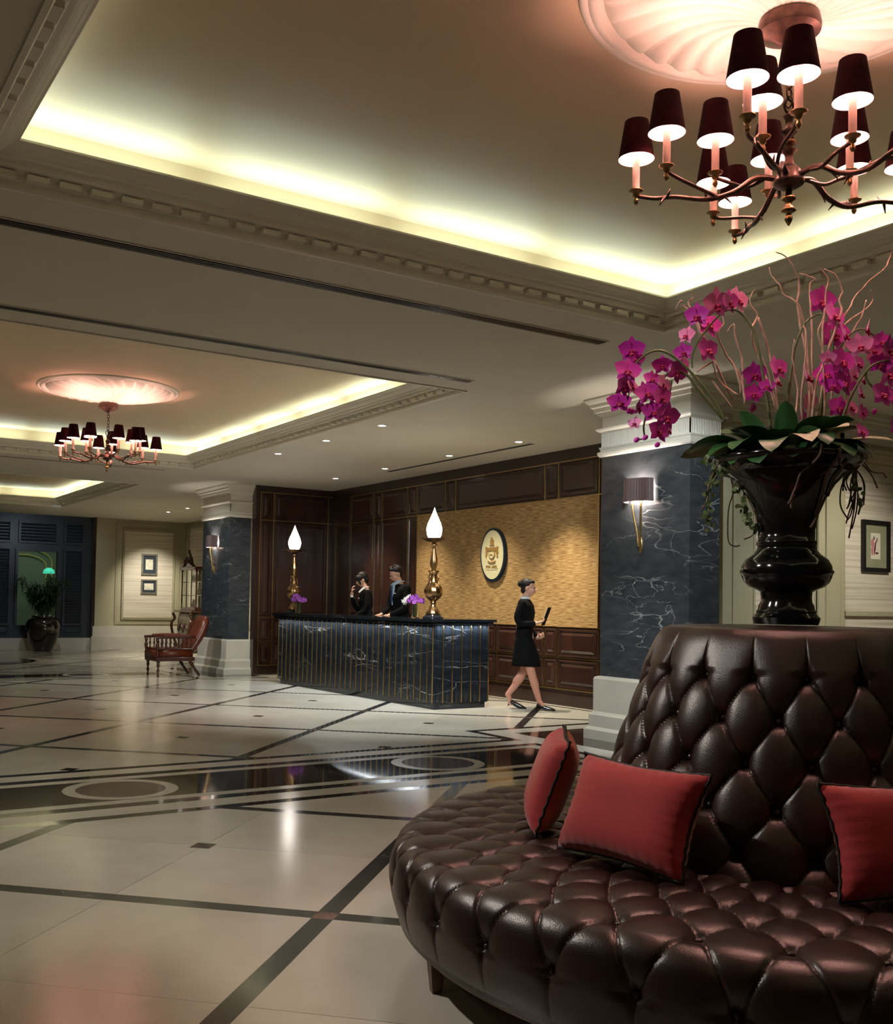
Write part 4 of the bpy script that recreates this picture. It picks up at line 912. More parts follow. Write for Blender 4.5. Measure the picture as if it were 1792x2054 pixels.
TW=[([(925,960),(880,800),(800,580),(785,500),(812,440),(785,390),(780,350),(805,305)],.10),([(815,445),(860,560),(880,640),(905,760),(925,930)],.08),([(740,820),(715,720),(665,640),(630,560),(628,510),(655,470),(632,400)],.05),([(720,830),(640,770),(605,700),(600,650)],.1),([(750,800),(735,640),(700,540),(700,480),(668,520)],.12),
 ([(1075,960),(1065,700),(1050,480),(1005,370),(940,330),(928,290),(880,240),(870,195)],.0),([(1095,930),(1050,600),(1010,400),(1020,275),(985,185),(940,135),(908,120)],.05),([(1090,950),(1085,600),(1072,300),(1098,255),(1060,235),(1022,225)],.12),([(1120,900),(1160,620),(1200,500),(1265,400),(1290,340),(1370,250),(1440,190),(1470,130),(1490,60)],.05),([(1180,930),(1200,560),(1260,460),(1340,400),(1376,350),(1365,300)],.1),
 ([(1150,930),(1135,560),(1150,330),(1160,250),(1130,205),(1112,195)],.02),([(1160,600),(1220,420),(1215,350),(1228,300),(1190,225),(1140,200)],.0),([(690,850),(560,560),(500,440),(450,395),(440,370),(412,415)],.15),([(540,540),(495,420),(478,375),(500,350),(495,318)],.15),([(760,870),(740,760),(720,700)],.02),([(1040,950),(1035,800),(1060,560),(1042,480)],-.05),([(1000,970),(1010,800),(990,640),(1000,550)],-.03),([(1080,970),(1110,760),(1140,640),(1115,520),(1140,440)],-.06),([(1095,960),(1160,760),(1200,700),(1250,560),(1320,440),(1352,350)],.08),([(600,665),(560,690),(520,720)],.1),([(935,960),(900,820),(860,700),(835,640)],-.04)]
for pts,dd in TW:
    P_=smoothpath([C3(x+rnd.uniform(-4,4),y,dd+rnd.uniform(-.02,.02)) for x,y in pts],4); n=len(P_)
    P_=[p+Vector((rnd.uniform(-1,1)*.0025,0,0)) for p in P_]
    obj('willow_twig',tube(BM(),P_,[.0048-.003*i/n for i in range(n)],6),M['twig'],AR,smooth=True)
def leafmesh(L,Wd,arch,fold=.2,twist=0,wave=0):
    bm=BM(); n=12; rows=[]
    for i in range(n+1):
        t=i/n; wd=Wd*(math.sin(PI*(t*.93+.05))**.7)*.5*(1 if t<1 else .1); ang=arch[0]+(arch[1]-arch[0])*t
        if i==0: x,z=0,0
        else: x+=L/n*math.cos(ang); z+=L/n*math.sin(ang)
        row=[]
        for k in (-1,-.5,0,.5,1):
            y=k*wd; up=abs(k)*wd*fold+wave*math.sin(t*7+k)*.01; tw=twist*t
            yy=y*math.cos(tw); zz=y*math.sin(tw)+up; row.append(bm.verts.new((x-math.sin(ang)*zz,yy,z+math.cos(ang)*zz)))
        rows.append(row)
    for A,Bq in zip(rows,rows[1:]):
        for j in range(4): bm.faces.new((A[j],A[j+1],Bq[j+1],Bq[j]))
    return bm
R_=math.radians
variants=[leafmesh(.19,.105,(.95,-1.0),.12),leafmesh(.24,.10,(.7,-.7),.2,.4),leafmesh(.16,.12,(.7,-1.2),.08),leafmesh(.20,.11,(1.0,.0),.25,-.3),leafmesh(.27,.085,(.55,-.25),.2,.6),leafmesh(.20,.085,(1.5,1.0),.35,.3)]
vm=[mesh('leaf',b,M['leaf'],True) for b in variants]; vb=[]
for k in (0,1,4):
    c=vm[k].copy(); c.materials.clear(); c.materials.append(M['leafb']); vb.append(c)
LV=[(180,2,.12,1,0),(190,0,.15,1,0),(202,2,.13,1,0),(214,0,.16,1,0),(226,2,.14,1.0,0),(240,0,.15,1,0),(252,2,.15,.9,0),(262,1,.12,.95,1),(275,0,.15,1,0),(286,4,.12,.85,1),(300,2,.15,1,0),(312,0,.13,1,0),(325,0,.15,1,0),(338,2,.16,1.05,0),(350,4,.10,1.1,1),(2,0,.14,1.1,1),(15,2,.15,1,0),(30,0,.15,1,0),(60,1,.12,1,0),(90,0,.12,1,0),(120,1,.12,1,0),(150,0,.14,1,0),(165,4,.10,1.1,1),(172,0,.10,1.1,0),(185,3,.06,1.1,0),(200,5,.10,1.0,0),(235,5,.06,1.0,0),(262,5,.05,.95,0),(290,3,.06,1,0),(320,3,.08,1,0),(345,3,.08,1.05,0),(355,5,.10,.9,0),(210,3,.08,1.0,0),(250,3,.09,.9,0),(275,3,.1,.8,0),(178,1,.14,1.05,0),(196,3,.12,1,0)]
for a,k,r,s,back in LV:
    q=R_(a+rnd.uniform(-3,3)); me=(vb[{0:0,1:1,4:2}.get(k,0)] if back else vm[k])
    inst('leaf',me,AR,(r*math.cos(q),r*math.sin(q),.045+rnd.uniform(0,.035)),(rnd.uniform(-.3,.3),rnd.uniform(-.1,.1),q),(s,s,s))
RT=[([(990,1120),(985,1170),(960,1210),(930,1240),(925,1300),(915,1350),(922,1395)],1),([(1085,1120),(1083,1170),(1065,1220),(1072,1290),(1075,1380),(1060,1440),(1035,1482)],1),([(1085,1150),(1120,1195),(1145,1215),(1125,1260),(1125,1330)],1),([(1065,1225),(1045,1240),(1028,1248)],1),([(925,1330),(905,1375)],1),([(1140,1215),(1150,1180)],1)]
for pts,_ in RT:
    P_=[]
    for x,y in pts:
        p=C3(x,y,0); zz=p.z+A0-VB; r=next((prof[i][0]+(prof[i+1][0]-prof[i][0])*(zz-prof[i][1])/(prof[i+1][1]-prof[i][1]) for i in range(len(prof)-4) if prof[i][1]<=zz<=prof[i+1][1]),.27)
        u=p.x*.93; d=-math.sqrt(max(.0,(r+.008)**2-u*u)) if abs(u)<r else 0
        P_.append(Vector((u,d,p.z)))
    P_=smoothpath(P_,4); obj('aerial_root',tube(BM(),P_,[.0045]*len(P_),6),M['root'],AR,smooth=True)
HG=[([(640,1150),(610,1200),(580,1290),(575,1350),(545,1400)],.0),([(690,1240),(700,1310),(680,1380),(675,1470),(680,1550),(710,1570),(735,1565)],.05),([(830,1480),(790,1520),(755,1535)],.05),([(1340,1150),(1370,1190),(1400,1200),(1430,1200),(1450,1225)],.0),([(1330,1160),(1375,1210),(1405,1275)],.0)]
for k in range(15):
    x=1240+rnd.random()*90; HG.append(([(1290+rnd.uniform(-10,30),1165),(x,1210+rnd.random()*30),(x+rnd.uniform(-25,25),1290),(x+rnd.uniform(-35,10),1350+rnd.random()*60),(1260+rnd.uniform(-15,25),1420+rnd.random()*120)][:3+k%3],.03))
for pts,dd in HG:
    P_=smoothpath([C3(x,y,dd) for x,y in pts],4); obj('hanging_root',tube(BM(),P_,[.003]*len(P_),5),M['root'],AR,smooth=True)
bm=BM()
def ivy(pts,dd,n):
    P_=smoothpath([C3(x,y,dd) for x,y in pts],8)
    tube(bm,P_,.002,4)
    for k in range(n):
        p=P_[int(rnd.random()*(len(P_)-1))]+Vector((rnd.uniform(-.014,.014),rnd.uniform(-.01,.01),rnd.uniform(-.01,.01))); q=Matrix.Rotation(rnd.random()*TAU,3,'Y')@Matrix.Rotation(rnd.uniform(-.8,.8),3,'Z')
        vs=[bm.verts.new(p+q@Vector(v)) for v in ((0,0,0),(.007,0,.004),(.009,0,.013),(0,0,.02),(-.009,0,.013),(-.007,0,.004))]; bm.faces.new(vs)
ivy([(650,1180),(610,1240),(590,1300),(580,1400),(590,1475)],.0,46); ivy([(720,1270),(740,1350),(765,1420),(800,1470),(835,1490)],.03,46); ivy([(1290,1250),(1320,1340),(1310,1400)],.02,10); ivy([(560,1150),(575,1180)],.0,8)
tag(obj('ivy_leaves',bm,M['ivy'],AR),kind='stuff')
bm=BM()
for k in range(60):
    a=rnd.random()*TAU; r=.14+.09*rnd.random(); p=Vector((r*math.cos(a),r*math.sin(a),.02+.02*rnd.random())); e=p+Vector((rnd.uniform(-.05,.05),rnd.uniform(-.05,.05),rnd.uniform(-.01,.03))); tube(bm,[p,(p+e)/2+Vector((0,0,.012)),e],.0025,4)
tag(obj('tangled_roots',bm,M['root'],AR),kind='stuff')
# ================================================================== PEOPLE
def remesh(o,vox,smooth=4):
    m=o.modifiers.new('r','REMESH'); m.mode='VOXEL'; m.voxel_size=vox; m.use_smooth_shade=True
    s=o.modifiers.new('s','SMOOTH'); s.iterations=smooth; s.factor=.5; return o
def limb(bm,pts,rad,n=12):
    P_=smoothpath(pts,4) if len(pts)>2 else [Vector(p) for p in pts]
    k=len(P_); m=len(rad)-1; R2=[]
    for i in range(k):
        f=i/(k-1)*m; a=int(min(f,m-1)); R2.append(rad[a]+(rad[a+1]-rad[a])*(f-a))
    tube(bm,P_,R2,n)
    ellipsoid(bm,P_[0],(R2[0],)*3,n,8); ellipsoid(bm,P_[-1],(R2[-1],)*3,n,8); return bm
def loft(bm,secs,n=24):
    rings=[]
    for cx,cy,z,rx,ry in secs: rings.append([bm.verts.new((cx+rx*math.cos(TAU*i/n),cy+ry*math.copysign(abs(math.sin(TAU*i/n))**.85,math.sin(TAU*i/n)),z)) for i in range(n)])
    for A,Bq in zip(rings,rings[1:]):
        for i in range(n): bm.faces.new((A[i],A[(i+1)%n],Bq[(i+1)%n],Bq[i]))
    bm.faces.new(rings[0][::-1]); bm.faces.new(rings[-1]); return bm
def xf(bm,src,T):
    me=bpy.data.meshes.new('x'); src.to_mesh(me); src.free(); me.transform(T); bm.from_mesh(me); bpy.data.meshes.remove(me)
def head_flesh():
    b=BM(); ellipsoid(b,(0,.012,.035),(.074,.090,.082),20,14); ellipsoid(b,(0,-.018,-.02),(.062,.068,.075),18,12); ellipsoid(b,(0,-.035,-.072),(.036,.038,.032),14,10)
    tube(b,[(0,-.078,.025),(0,-.092,.0),(0,-.104,-.018),(0,-.09,-.028)],[.007,.010,.014,.009],8)
    ellipsoid(b,(0,-.082,-.05),(.022,.014,.013),10,8)
    ellipsoid(b,(0,-.078,.03),(.05,.014,.010),12,8)
    for s in (-1,1): ellipsoid(b,(s*.074,.012,-.003),(.010,.02,.030),10,8); ellipsoid(b,(s*.038,-.055,-.02),(.024,.03,.03),10,8)
    return b
def hand(b,wrist,d,palm_n,side=1,curl=.6,s=1.0):
    """hand from the wrist along d; palm faces palm_n; five fingers"""
    d=Vector(d).normalized(); n=Vector(palm_n); n=(n-d*n.dot(d)).normalized(); l=d.cross(n)*side; w0=Vector(wrist)
    rot=Matrix((l,d,n)).transposed(); ellipsoid(b,w0+d*.045*s,(.038*s,.05*s,.016*s),12,8,rot)
    for k,(off,ln) in enumerate(((-.028,.062),(-.010,.072),(.010,.068),(.027,.054))):
        p=w0+d*.082*s+l*off*s; pts=[w0+d*.05*s+l*off*.8*s,p]; a=curl*.5; cur=p
        for q in range(3):
            v=d*math.cos(a)+n*math.sin(a); cur=cur+v*ln*s*(.42,.32,.26)[q]; pts.append(cur); a+=curl
        tube(b,pts,[.009*s,.0088*s,.0082*s,.0075*s,.006*s],8); ellipsoid(b,pts[-1],(.006*s,)*3,8,6)
    p=w0+d*.02*s-l*.03*s; tube(b,[w0+d*.02*s,p,p+(d*.8-l*.6+n*.3)*.035*s,p+(d*.9-l*.4+n*.7)*.058*s],[.012*s,.012*s,.009*s,.007*s],8)
def face_parts(t,T,female,glasses):
    q=T.to_quaternion(); 
    def part(nm,bm,m,**k):
        bmesh.ops.transform(bm,matrix=T,verts=bm.verts); return obj(nm,bm,m,t,smooth=True)
    for s in (-1,1):
        part('eye',ellipsoid(BM(),(s*.030,-.079,.006),(.012,.006,.004),10,6),M['eye'])
        part('eyebrow',tube(BM(),[(s*.016,-.089,.026),(s*.032,-.086,.031),(s*.047,-.074,.027)],[.002,.0028,.0015],6),M['hair'])
    part('lips',ellipsoid(BM(),(0,-.095,-.05),(.019,.006,.0065),10,6),M['lipc'])
    if glasses:
        bm=BM()
        for s in (-1,1):
            tube(bm,[(s*.032+.021*math.cos(a),-.099,.004+.015*math.sin(a)) for a in [TAU*i/16 for i in range(17)]],.0018,5); tube(bm,[(s*.052,-.098,.008),(s*.075,-.05,.008),(s*.078,.01,.005)],.0018,5)
        tube(bm,[(-.011,-.099,.006),(.011,-.099,.006)],.0018,5); part('eyeglasses',bm,M['hair'])
def T_head(pos,pitch,yaw=0,roll=0,s=1.0): return Matrix.Translation(pos)@Matrix.Rotation(yaw,4,'Z')@Matrix.Rotation(pitch,4,'X')@Matrix.Rotation(roll,4,'Y')@Matrix.Scale(s,4)
# -- woman on the telephone (faces local -y)
def woman_phone():
    t=thing('person','person in black jacket and white collar, head bent, holding a phone behind the counter','person',(8.35,14.44,.14),R_(-112))
    T=T_head((0,-.075,1.535),R_(24),R_(0),0,.97)
    b=BM(); xf(b,head_flesh(),T); limb(b,[(0,.0,1.36),(0,-.02,1.42),(0,-.055,1.48)],[.052,.046,.05])
    # right hand raised to the mouth
    limb(b,[(-.10,-.20,1.20),(-.055,-.225,1.32)],[.030,.024]); hand(b,(-.055,-.225,1.33),(.05,.05,1),(.1,1,.2),1,.75,.95)
    limb(b,[(.20,-.14,.98),(.17,-.22,.93)],[.03,.026]); hand(b,(.17,-.22,.93),(-.3,-1,-.1),(0,0,-1),-1,.3,.95)
    limb(b,[(-.08,.0,.85),(-.09,-.01,.48),(-.09,.02,.09)],[.085,.055,.038]); limb(b,[(.08,.0,.85),(.09,-.01,.48),(.09,.02,.09)],[.085,.055,.038])
    limb(b,[(0,.01,.9),(0,.01,1.1),(0,0,1.36)],[.12,.10,.06])
    remesh(obj('body',b,M['skin'],t),.006)
    h=BM(); ellipsoid(h,(0,.030,.050),(.088,.098,.090),18,12); ellipsoid(h,(0,.07,-.01),(.075,.05,.07),14,10)
    for s in (-1,1): ellipsoid(h,(s*.062,-.035,.055),(.034,.058,.045),12,8); ellipsoid(h,(s*.074,-.055,.0),(.014,.022,.06),10,8)
    ellipsoid(h,(0,-.045,.082),(.058,.040,.030),12,8)
    H2=BM(); xf(H2,h,T); remesh(obj('hair',H2,M['hair'],t),.006,3)
    b=BM(); loft(b,[(0,.01,.80,.17,.12),(0,.01,.92,.165,.12),(0,.0,1.06,.14,.105),(0,-.01,1.2,.165,.12),(0,-.005,1.3,.18,.105),(0,0,1.355,.15,.08),(0,0,1.385,.08,.06)])
    limb(b,[(-.165,.0,1.33),(-.215,-.06,1.14),(-.20,-.10,1.06)],[.055,.048,.044]); limb(b,[(-.20,-.10,1.06),(-.14,-.17,1.13),(-.08,-.215,1.26)],[.044,.04,.034])
    limb(b,[(.165,.0,1.33),(.21,-.02,1.15),(.21,-.06,1.04)],[.055,.048,.044]); limb(b,[(.21,-.06,1.04),(.19,-.18,.96)],[.044,.034])
    remesh(obj('jacket',b,M['suit'],t),.008)
    b=BM(); loft(b,[(0,.01,.50,.19,.14),(0,.01,.7,.185,.135),(0,.01,.86,.172,.122)]); obj('skirt',b,M['suit'],t,smooth=True)
    for s in (-1,1):
        b=BM(); vs=[b.verts.new(v) for v in ((s*.055,.045,1.43),(s*.065,-.02,1.42),(s*.03,-.115,1.33),(s*.012,-.12,1.345),(s*.045,-.045,1.425))]; b.faces.new(vs); r=bmesh.ops.extrude_face_region(b,geom=b.faces[:]); bmesh.ops.translate(b,vec=(0,-.006,.006),verts=[v for v in r['geom'] if isinstance(v,bmesh.types.BMVert)]); obj('collar',b,M['shirt'],t)
    b=limb(BM(),[(-.088,-.21,1.25),(-.075,-.218,1.285)],[.036,.034]); obj('cuff',b,M['shirt'],t,smooth=True)
    obj('name_badge',B(.05,.10,-.135,-.128,1.235,1.25),M['shirt'],t)
    face_parts(t,T,True,False)
    for s in (-1,1): obj('shoe',limb(BM(),[(s*.09,.03,.035),(s*.09,-.08,.03),(s*.09,-.15,.025)],[.036,.036,.026]),M['shoe'],t,smooth=True)
    return t
wp=woman_phone()
pt_=wp.matrix_basis
ph=thing('phone_handset','black telephone handset held in the raised hand behind the counter','phone',(8.35,14.44,1.43+.02),R_(-112))
obj('handset_bar',tube(BM(),smoothpath([(-.02,-.20,-.07),(-.045,-.19,0),(-.065,-.14,.075)],4),.012,8),M['shoe'],ph,smooth=True)
obj('earpiece',ellipsoid(BM(),(-.068,-.115,.08),(.018,.022,.022),10,8),M['shoe'],ph,smooth=True); obj('mouthpiece',ellipsoid(BM(),(-.018,-.195,-.078),(.02,.018,.02),10,8),M['shoe'],ph,smooth=True)
def man():
    t=thing('person','person in dark suit, blue tie and glasses looking down, beside the near bronze lamp','person',(8.38,13.44,.14),R_(-92))
    T=T_head((0,-.085,1.615),R_(26),R_(-8),0,1.02)
    b=BM(); xf(b,head_flesh(),T); limb(b,[(0,.0,1.42),(0,-.02,1.49),(0,-.06,1.56)],[.060,.055,.055])
    for s in (-1,1):
        limb(b,[(s*.23,-.10,1.06),(s*.14,-.26,.99)],[.034,.028]); hand(b,(s*.14,-.26,.99),(-s*.3,-1,-.15),(0,0,-1),-s,.35,1.05); limb(b,[(s*.09,.0,.88),(s*.10,-.01,.48),(s*.1,.02,.09)],[.09,.06,.042])
    limb(b,[(0,.01,.95),(0,.01,1.15),(0,0,1.42)],[.13,.12,.07])
    remesh(obj('body',b,M['skin'],t),.006)
    h=BM(); ellipsoid(h,(0,.030,.058),(.082,.094,.082),18,12); ellipsoid(h,(0,.072,.0),(.066,.036,.055),14,10); ellipsoid(h,(0,-.030,.098),(.062,.048,.028),14,8)
    for k in range(16): a=rnd.random()*TAU; ellipsoid(h,(.045*math.cos(a),.0+.055*math.sin(a),.128),(.014,.014,.02),6,5)
    H2=BM(); xf(H2,h,T); remesh(obj('hair',H2,M['hair'],t),.006,2)
    b=BM(); loft(b,[(0,.01,.72,.19,.13),(0,.01,.92,.185,.13),(0,.0,1.08,.172,.125),(0,-.01,1.26,.20,.135),(0,-.005,1.38,.215,.115),(0,.0,1.43,.17,.09),(0,0,1.465,.09,.065)])
    for s in (-1,1): limb(b,[(s*.20,.0,1.40),(s*.255,-.03,1.2),(s*.25,-.08,1.08)],[.066,.056,.05]); limb(b,[(s*.25,-.08,1.08),(s*.16,-.235,1.0)],[.05,.038])
    remesh(obj('jacket',b,M['suit'],t),.008)
    b=BM(); loft(b,[(-.1,.01,.05,.07,.08),(-.1,.01,.5,.085,.09),(-.09,.01,.9,.10,.12)]); loft(b,[(.1,.01,.05,.07,.08),(.1,.01,.5,.085,.09),(.09,.01,.9,.10,.12)]); tag(obj('trousers',b,M['suit'],t,smooth=True),kind=None)
    b=BM(); prism(b,[(-.045,1.46),(.045,1.46),(.022,1.3),(.0,1.14),(-.022,1.3)],.118,.148); bmesh.ops.transform(b,matrix=Matrix(((1,0,0,0),(0,0,-1,0),(0,1,0,0),(0,0,0,1))),verts=b.verts); obj('shirt_front',b,M['bshirt'],t)
    for s in (-1,1):
        b=BM(); vs=[b.verts.new(v) for v in ((s*.066,.045,1.51),(s*.072,-.03,1.5),(s*.045,-.15,1.43),(s*.008,-.155,1.45),(s*.05,-.06,1.52))]; b.faces.new(vs); r=bmesh.ops.extrude_face_region(b,geom=b.faces[:]); bmesh.ops.translate(b,vec=(0,-.007,.007),verts=[v for v in r['geom'] if isinstance(v,bmesh.types.BMVert)]); obj('collar',b,M['bshirt'],t)
    b=BM(); prism(b,[(-.016,1.44),(.016,1.44),(.013,1.41),(.03,1.22),(0,1.16),(-.03,1.22),(-.013,1.41)],.15,.158); bmesh.ops.transform(b,matrix=Matrix(((1,0,0,0),(0,0,-1,0),(0,1,0,0),(0,0,0,1))),verts=b.verts); obj('necktie',b,M['tie'],t)
    obj('name_badge',B(.07,.12,-.158,-.15,1.315,1.33),M['shirt'],t)
    face_parts(t,T,False,True)
    for s in (-1,1): obj('shoe',limb(BM(),[(s*.1,.03,.035),(s*.1,-.08,.035),(s*.1,-.17,.028)],[.04,.04,.03]),M['shoe'],t,smooth=True)
man()
def walker():
    t=thing('person','person in black skirt suit and heels walking past the end of the counter','person',(8.18,10.12,0),R_(40))
    T=T_head((0,-.035,1.525),R_(6),R_(4),0,.96)
    b=BM(); xf(b,head_flesh(),T); limb(b,[(0,.02,1.36),(0,.0,1.42),(0,-.02,1.47)],[.050,.044,.048])
    limb(b,[(0,.01,.9),(0,.01,1.1),(0,.01,1.36)],[.12,.10,.06])
    limb(b,[(.20,-.02,.98),(.19,-.12,.90)],[.03,.026]); hand(b,(.19,-.12,.90),(-.2,-.8,.35),(-.9,0,.1),1,.8,.95)
    limb(b,[(-.20,.02,1.08),(-.17,-.17,1.09)],[.032,.026]); hand(b,(-.17,-.17,1.09),(.3,-1,.25),(.2,.2,1),1,.8,.95)
    remesh(obj('body',b,M['skin'],t),.006)
    b=BM(); limb(b,[(-.08,.0,.84),(-.085,-.10,.47),(-.07,-.20,.12)],[.088,.056,.034]); limb(b,[(-.085,-.10,.47),(-.078,-.145,.32)],[.05,.052]); limb(b,[(-.07,-.195,.13),(-.07,-.26,.045)],[.034,.026])
    limb(b,[(.08,.0,.84),(.08,.03,.47),(.07,.23,.17)],[.088,.056,.034]); limb(b,[(.08,.03,.47),(.075,.12,.34)],[.05,.052]); limb(b,[(.07,.22,.18),(.07,.19,.06)],[.034,.026]); remesh(obj('legs',b,M['legskin'],t),.007)
    h=BM(); ellipsoid(h,(0,.030,.048),(.081,.093,.085),18,12); ellipsoid(h,(0,.115,.045),(.042,.036,.042),14,10); ellipsoid(h,(0,-.022,.088),(.062,.055,.028),12,8); ellipsoid(h,(0,.06,-.03),(.06,.04,.05),12,8)
    H2=BM(); xf(H2,h,T); remesh(obj('hair',H2,M['hair'],t),.006,2)
    b=BM(); loft(b,[(0,.01,.84,.165,.115),(0,.01,.96,.155,.11),(0,.0,1.08,.132,.10),(0,-.005,1.22,.155,.115),(0,.0,1.31,.175,.10),(0,.01,1.36,.15,.08),(0,.01,1.39,.08,.06)])
    limb(b,[(-.16,.01,1.33),(-.205,.06,1.17),(-.205,.03,1.08)],[.052,.046,.043]); limb(b,[(-.205,.03,1.08),(-.18,-.14,1.085)],[.043,.034])
    limb(b,[(.16,.01,1.33),(.21,.03,1.15),(.205,-.0,1.03)],[.052,.046,.042]); limb(b,[(.205,-.0,1.03),(.195,-.10,.92)],[.042,.034]); remesh(obj('jacket',b,M['suit'],t),.008)
    b=BM(); loft(b,[(0,-.015,.545,.165,.185),(0,-.01,.7,.178,.16),(0,.01,.86,.168,.12),(0,.01,.95,.15,.108)]); obj('skirt',b,M['suit'],t,smooth=True)
    b=BM(); lathe(b,[(.062,1.385),(.058,1.40),(.056,1.425),(.064,1.395)],20,cy=.008,cap=False); obj('collar',b,M['shirt'],t,smooth=True)
    face_parts(t,T,True,False)
    def shoe(x,y,z,pit):
        b=BM(); limb(b,[(0,.05,.06),(0,-.02,.04),(0,-.10,.018),(0,-.15,.015)],[.028,.032,.032,.018]); tube(b,[(0,.065,.06),(0,.075,0)],[.014,.008],8); bmesh.ops.transform(b,matrix=Matrix.Translation((x,y,z))@Matrix.Rotation(pit,4,'X'),verts=b.verts); remesh(obj('shoe',b,M['shoe'],t),.006,2)
    shoe(-.07,-.24,.0,R_(0)); shoe(.07,.15,.015,R_(10))
    return t
walker()
fo=thing('folder','thin dark folder carried in front by the walking person','folder',(8.18,10.12,0),R_(40)); bm=BM(); box(bm,-.11,.09,-.245,-.235,1.06,1.30,.002); bmesh.ops.rotate(bm,cent=(0,-.24,1.1),matrix=Matrix.Rotation(.35,3,'X'),verts=bm.verts); obj('cover',bm,M['suit'],fo)
bm=BM(); box(bm,-.105,.085,-.235,-.23,1.065,1.295); bmesh.ops.rotate(bm,cent=(0,-.24,1.1),matrix=Matrix.Rotation(.35,3,'X'),verts=bm.verts); obj('sheet',bm,M['paper'],fo)
obj('step',B(8.02,8.99,12.35,16.85,.0,.14),M['wood'],None)['kind']='structure'
bpy.data.objects['step'].name='floor_step'
# ================================================================== ARMCHAIR
ac=thing('armchair','red brown leather armchair with turned legs and spindle arms, before the far pillar','armchair',(6.15,17.29,0),R_(-90))
bm=BM(); v=box(bm,-.30,.30,-.43,.24,.285,.475); bmesh.ops.bevel(bm,geom=bm.edges[:],offset=.035,segments=4,affect='EDGES'); obj('seat',bm,M['tan'],ac,smooth=True)
obj('seat_rail',B(-.31,.31,-.43,.26,.25,.32,.01),M['carved'],ac)
bk=BM(); rows=[]
for i in range(13):
    t_=i/12; y=.17+.34*t_+.05*math.sin(PI*t_); z=.36+.66*t_; hw=.29-.05*abs(t_-.5)**2*2-(.10*max(0,(t_-.82)/.18)**2); th=.055+.015*math.sin(PI*t_)-(.02 if i==12 else 0)
    rows.append([bk.verts.new((x,y+d+.02*math.cos(x*6),z+d*-.3)) for x,d in ((-hw,0),(-hw*.9,-th),(-hw*.5,-th*1.25),(0,-th*1.3),(hw*.5,-th*1.25),(hw*.9,-th),(hw,0),(hw*.9,th*.7),(0,th*.8),(-hw*.9,th*.7))])
for A,Bq in zip(rows,rows[1:]):
    for i in range(10): bk.faces.new((A[i],A[(i+1)%10],Bq[(i+1)%10],Bq[i]))
bk.faces.new(rows[0][::-1]); bk.faces.new(rows[-1]); obj('backrest',bk,M['tan'],ac,smooth=True)
turn=[(.018,.0),(.024,.012),(.014,.03),(.012,.05),(.022,.075),(.026,.10),(.016,.125),(.014,.14),(.024,.16),(.028,.19),(.02,.21),(.03,.23),(.03,.26)]
for s in (-1,1):
    obj('leg',lathe(BM(),turn,16,cx=s*.27,cy=-.38),M['carved'],ac,smooth=True)
    obj('leg',tube(BM(),smoothpath([(s*.26,.18,.27),(s*.265,.25,.15),(s*.27,.36,.0)],4),[.03]*4+[.024]*5,8),M['carved'],ac,smooth=True)
    obj('arm_rail',tube(BM(),smoothpath([(s*.30,-.44,.655),(s*.31,-.36,.66),(s*.31,-.1,.665),(s*.30,.26,.665)],4),.025,10),M['carved'],ac,smooth=True)
    obj('lower_rail',tube(BM(),[(s*.305,-.40,.46),(s*.305,.2,.46)],.015,8),M['carved'],ac)
    obj('arm_pad',tube(BM(),smoothpath([(s*.305,-.30,.68),(s*.305,-.05,.69),(s*.30,.2,.685)],4),.026,10),M['tan'],ac,smooth=True)
    sp=mesh('spindle',lathe(BM(),[(.008,0),(.013,.02),(.008,.04),(.017,.075),(.02,.09),(.009,.12),(.013,.15),(.007,.185)],10),M['carved'],True)
    for k in range(8): inst('spindle',sp,ac,(s*.305,-.34+.075*k,.465))
    obj('arm_post',lathe(BM(),[(.022,.30),(.026,.40),(.016,.43),(.026,.48),(.034,.53),(.016,.57),(.028,.60),(.022,.65)],14,cx=s*.30,cy=-.41),M['carved'],ac,smooth=True)
# ================================================================== DISPLAY CABINET
cb=thing('display_cabinet','tall carved dark wood display cabinet with glass doors beside the far pillar','cabinet',(9.33,24.55,0),R_(-90))
def bombe(z): 
    t_=(z-.15)/.85; return 1+.14*math.sin(PI*min(1,max(0,t_)))**1.2+.04*math.sin(3*PI*t_)
bm=BM(); RG=[]
for k_ in range(15):
    z=.15+.85*k_/14; f=bombe(z); RG.append([bm.verts.new((math.copysign(abs(math.cos(a))**.45,math.cos(a))*.55*f,-.06+math.copysign(abs(math.sin(a))**.45,math.sin(a))*.30*f,z)) for a in [TAU*i/32+.01 for i in range(32)]])
for A,Bq in zip(RG,RG[1:]):
    for i in range(32): bm.faces.new((A[i],A[(i+1)%32],Bq[(i+1)%32],Bq[i]))
bm.faces.new(RG[0][::-1]); bm.faces.new(RG[-1]); obj('chest',bm,noisy('verdigris_lacquer',(.10,.09,.06),(.2,.18,.13),9,.3,world=False),cb,smooth=True)
obj('chest_top',B(-.64,.64,-.42,.26,1.0,1.05,.012),M['carved'],cb)
obj('chest_base',B(-.56,.56,-.36,.26,.08,.16,.012),M['carved'],cb)
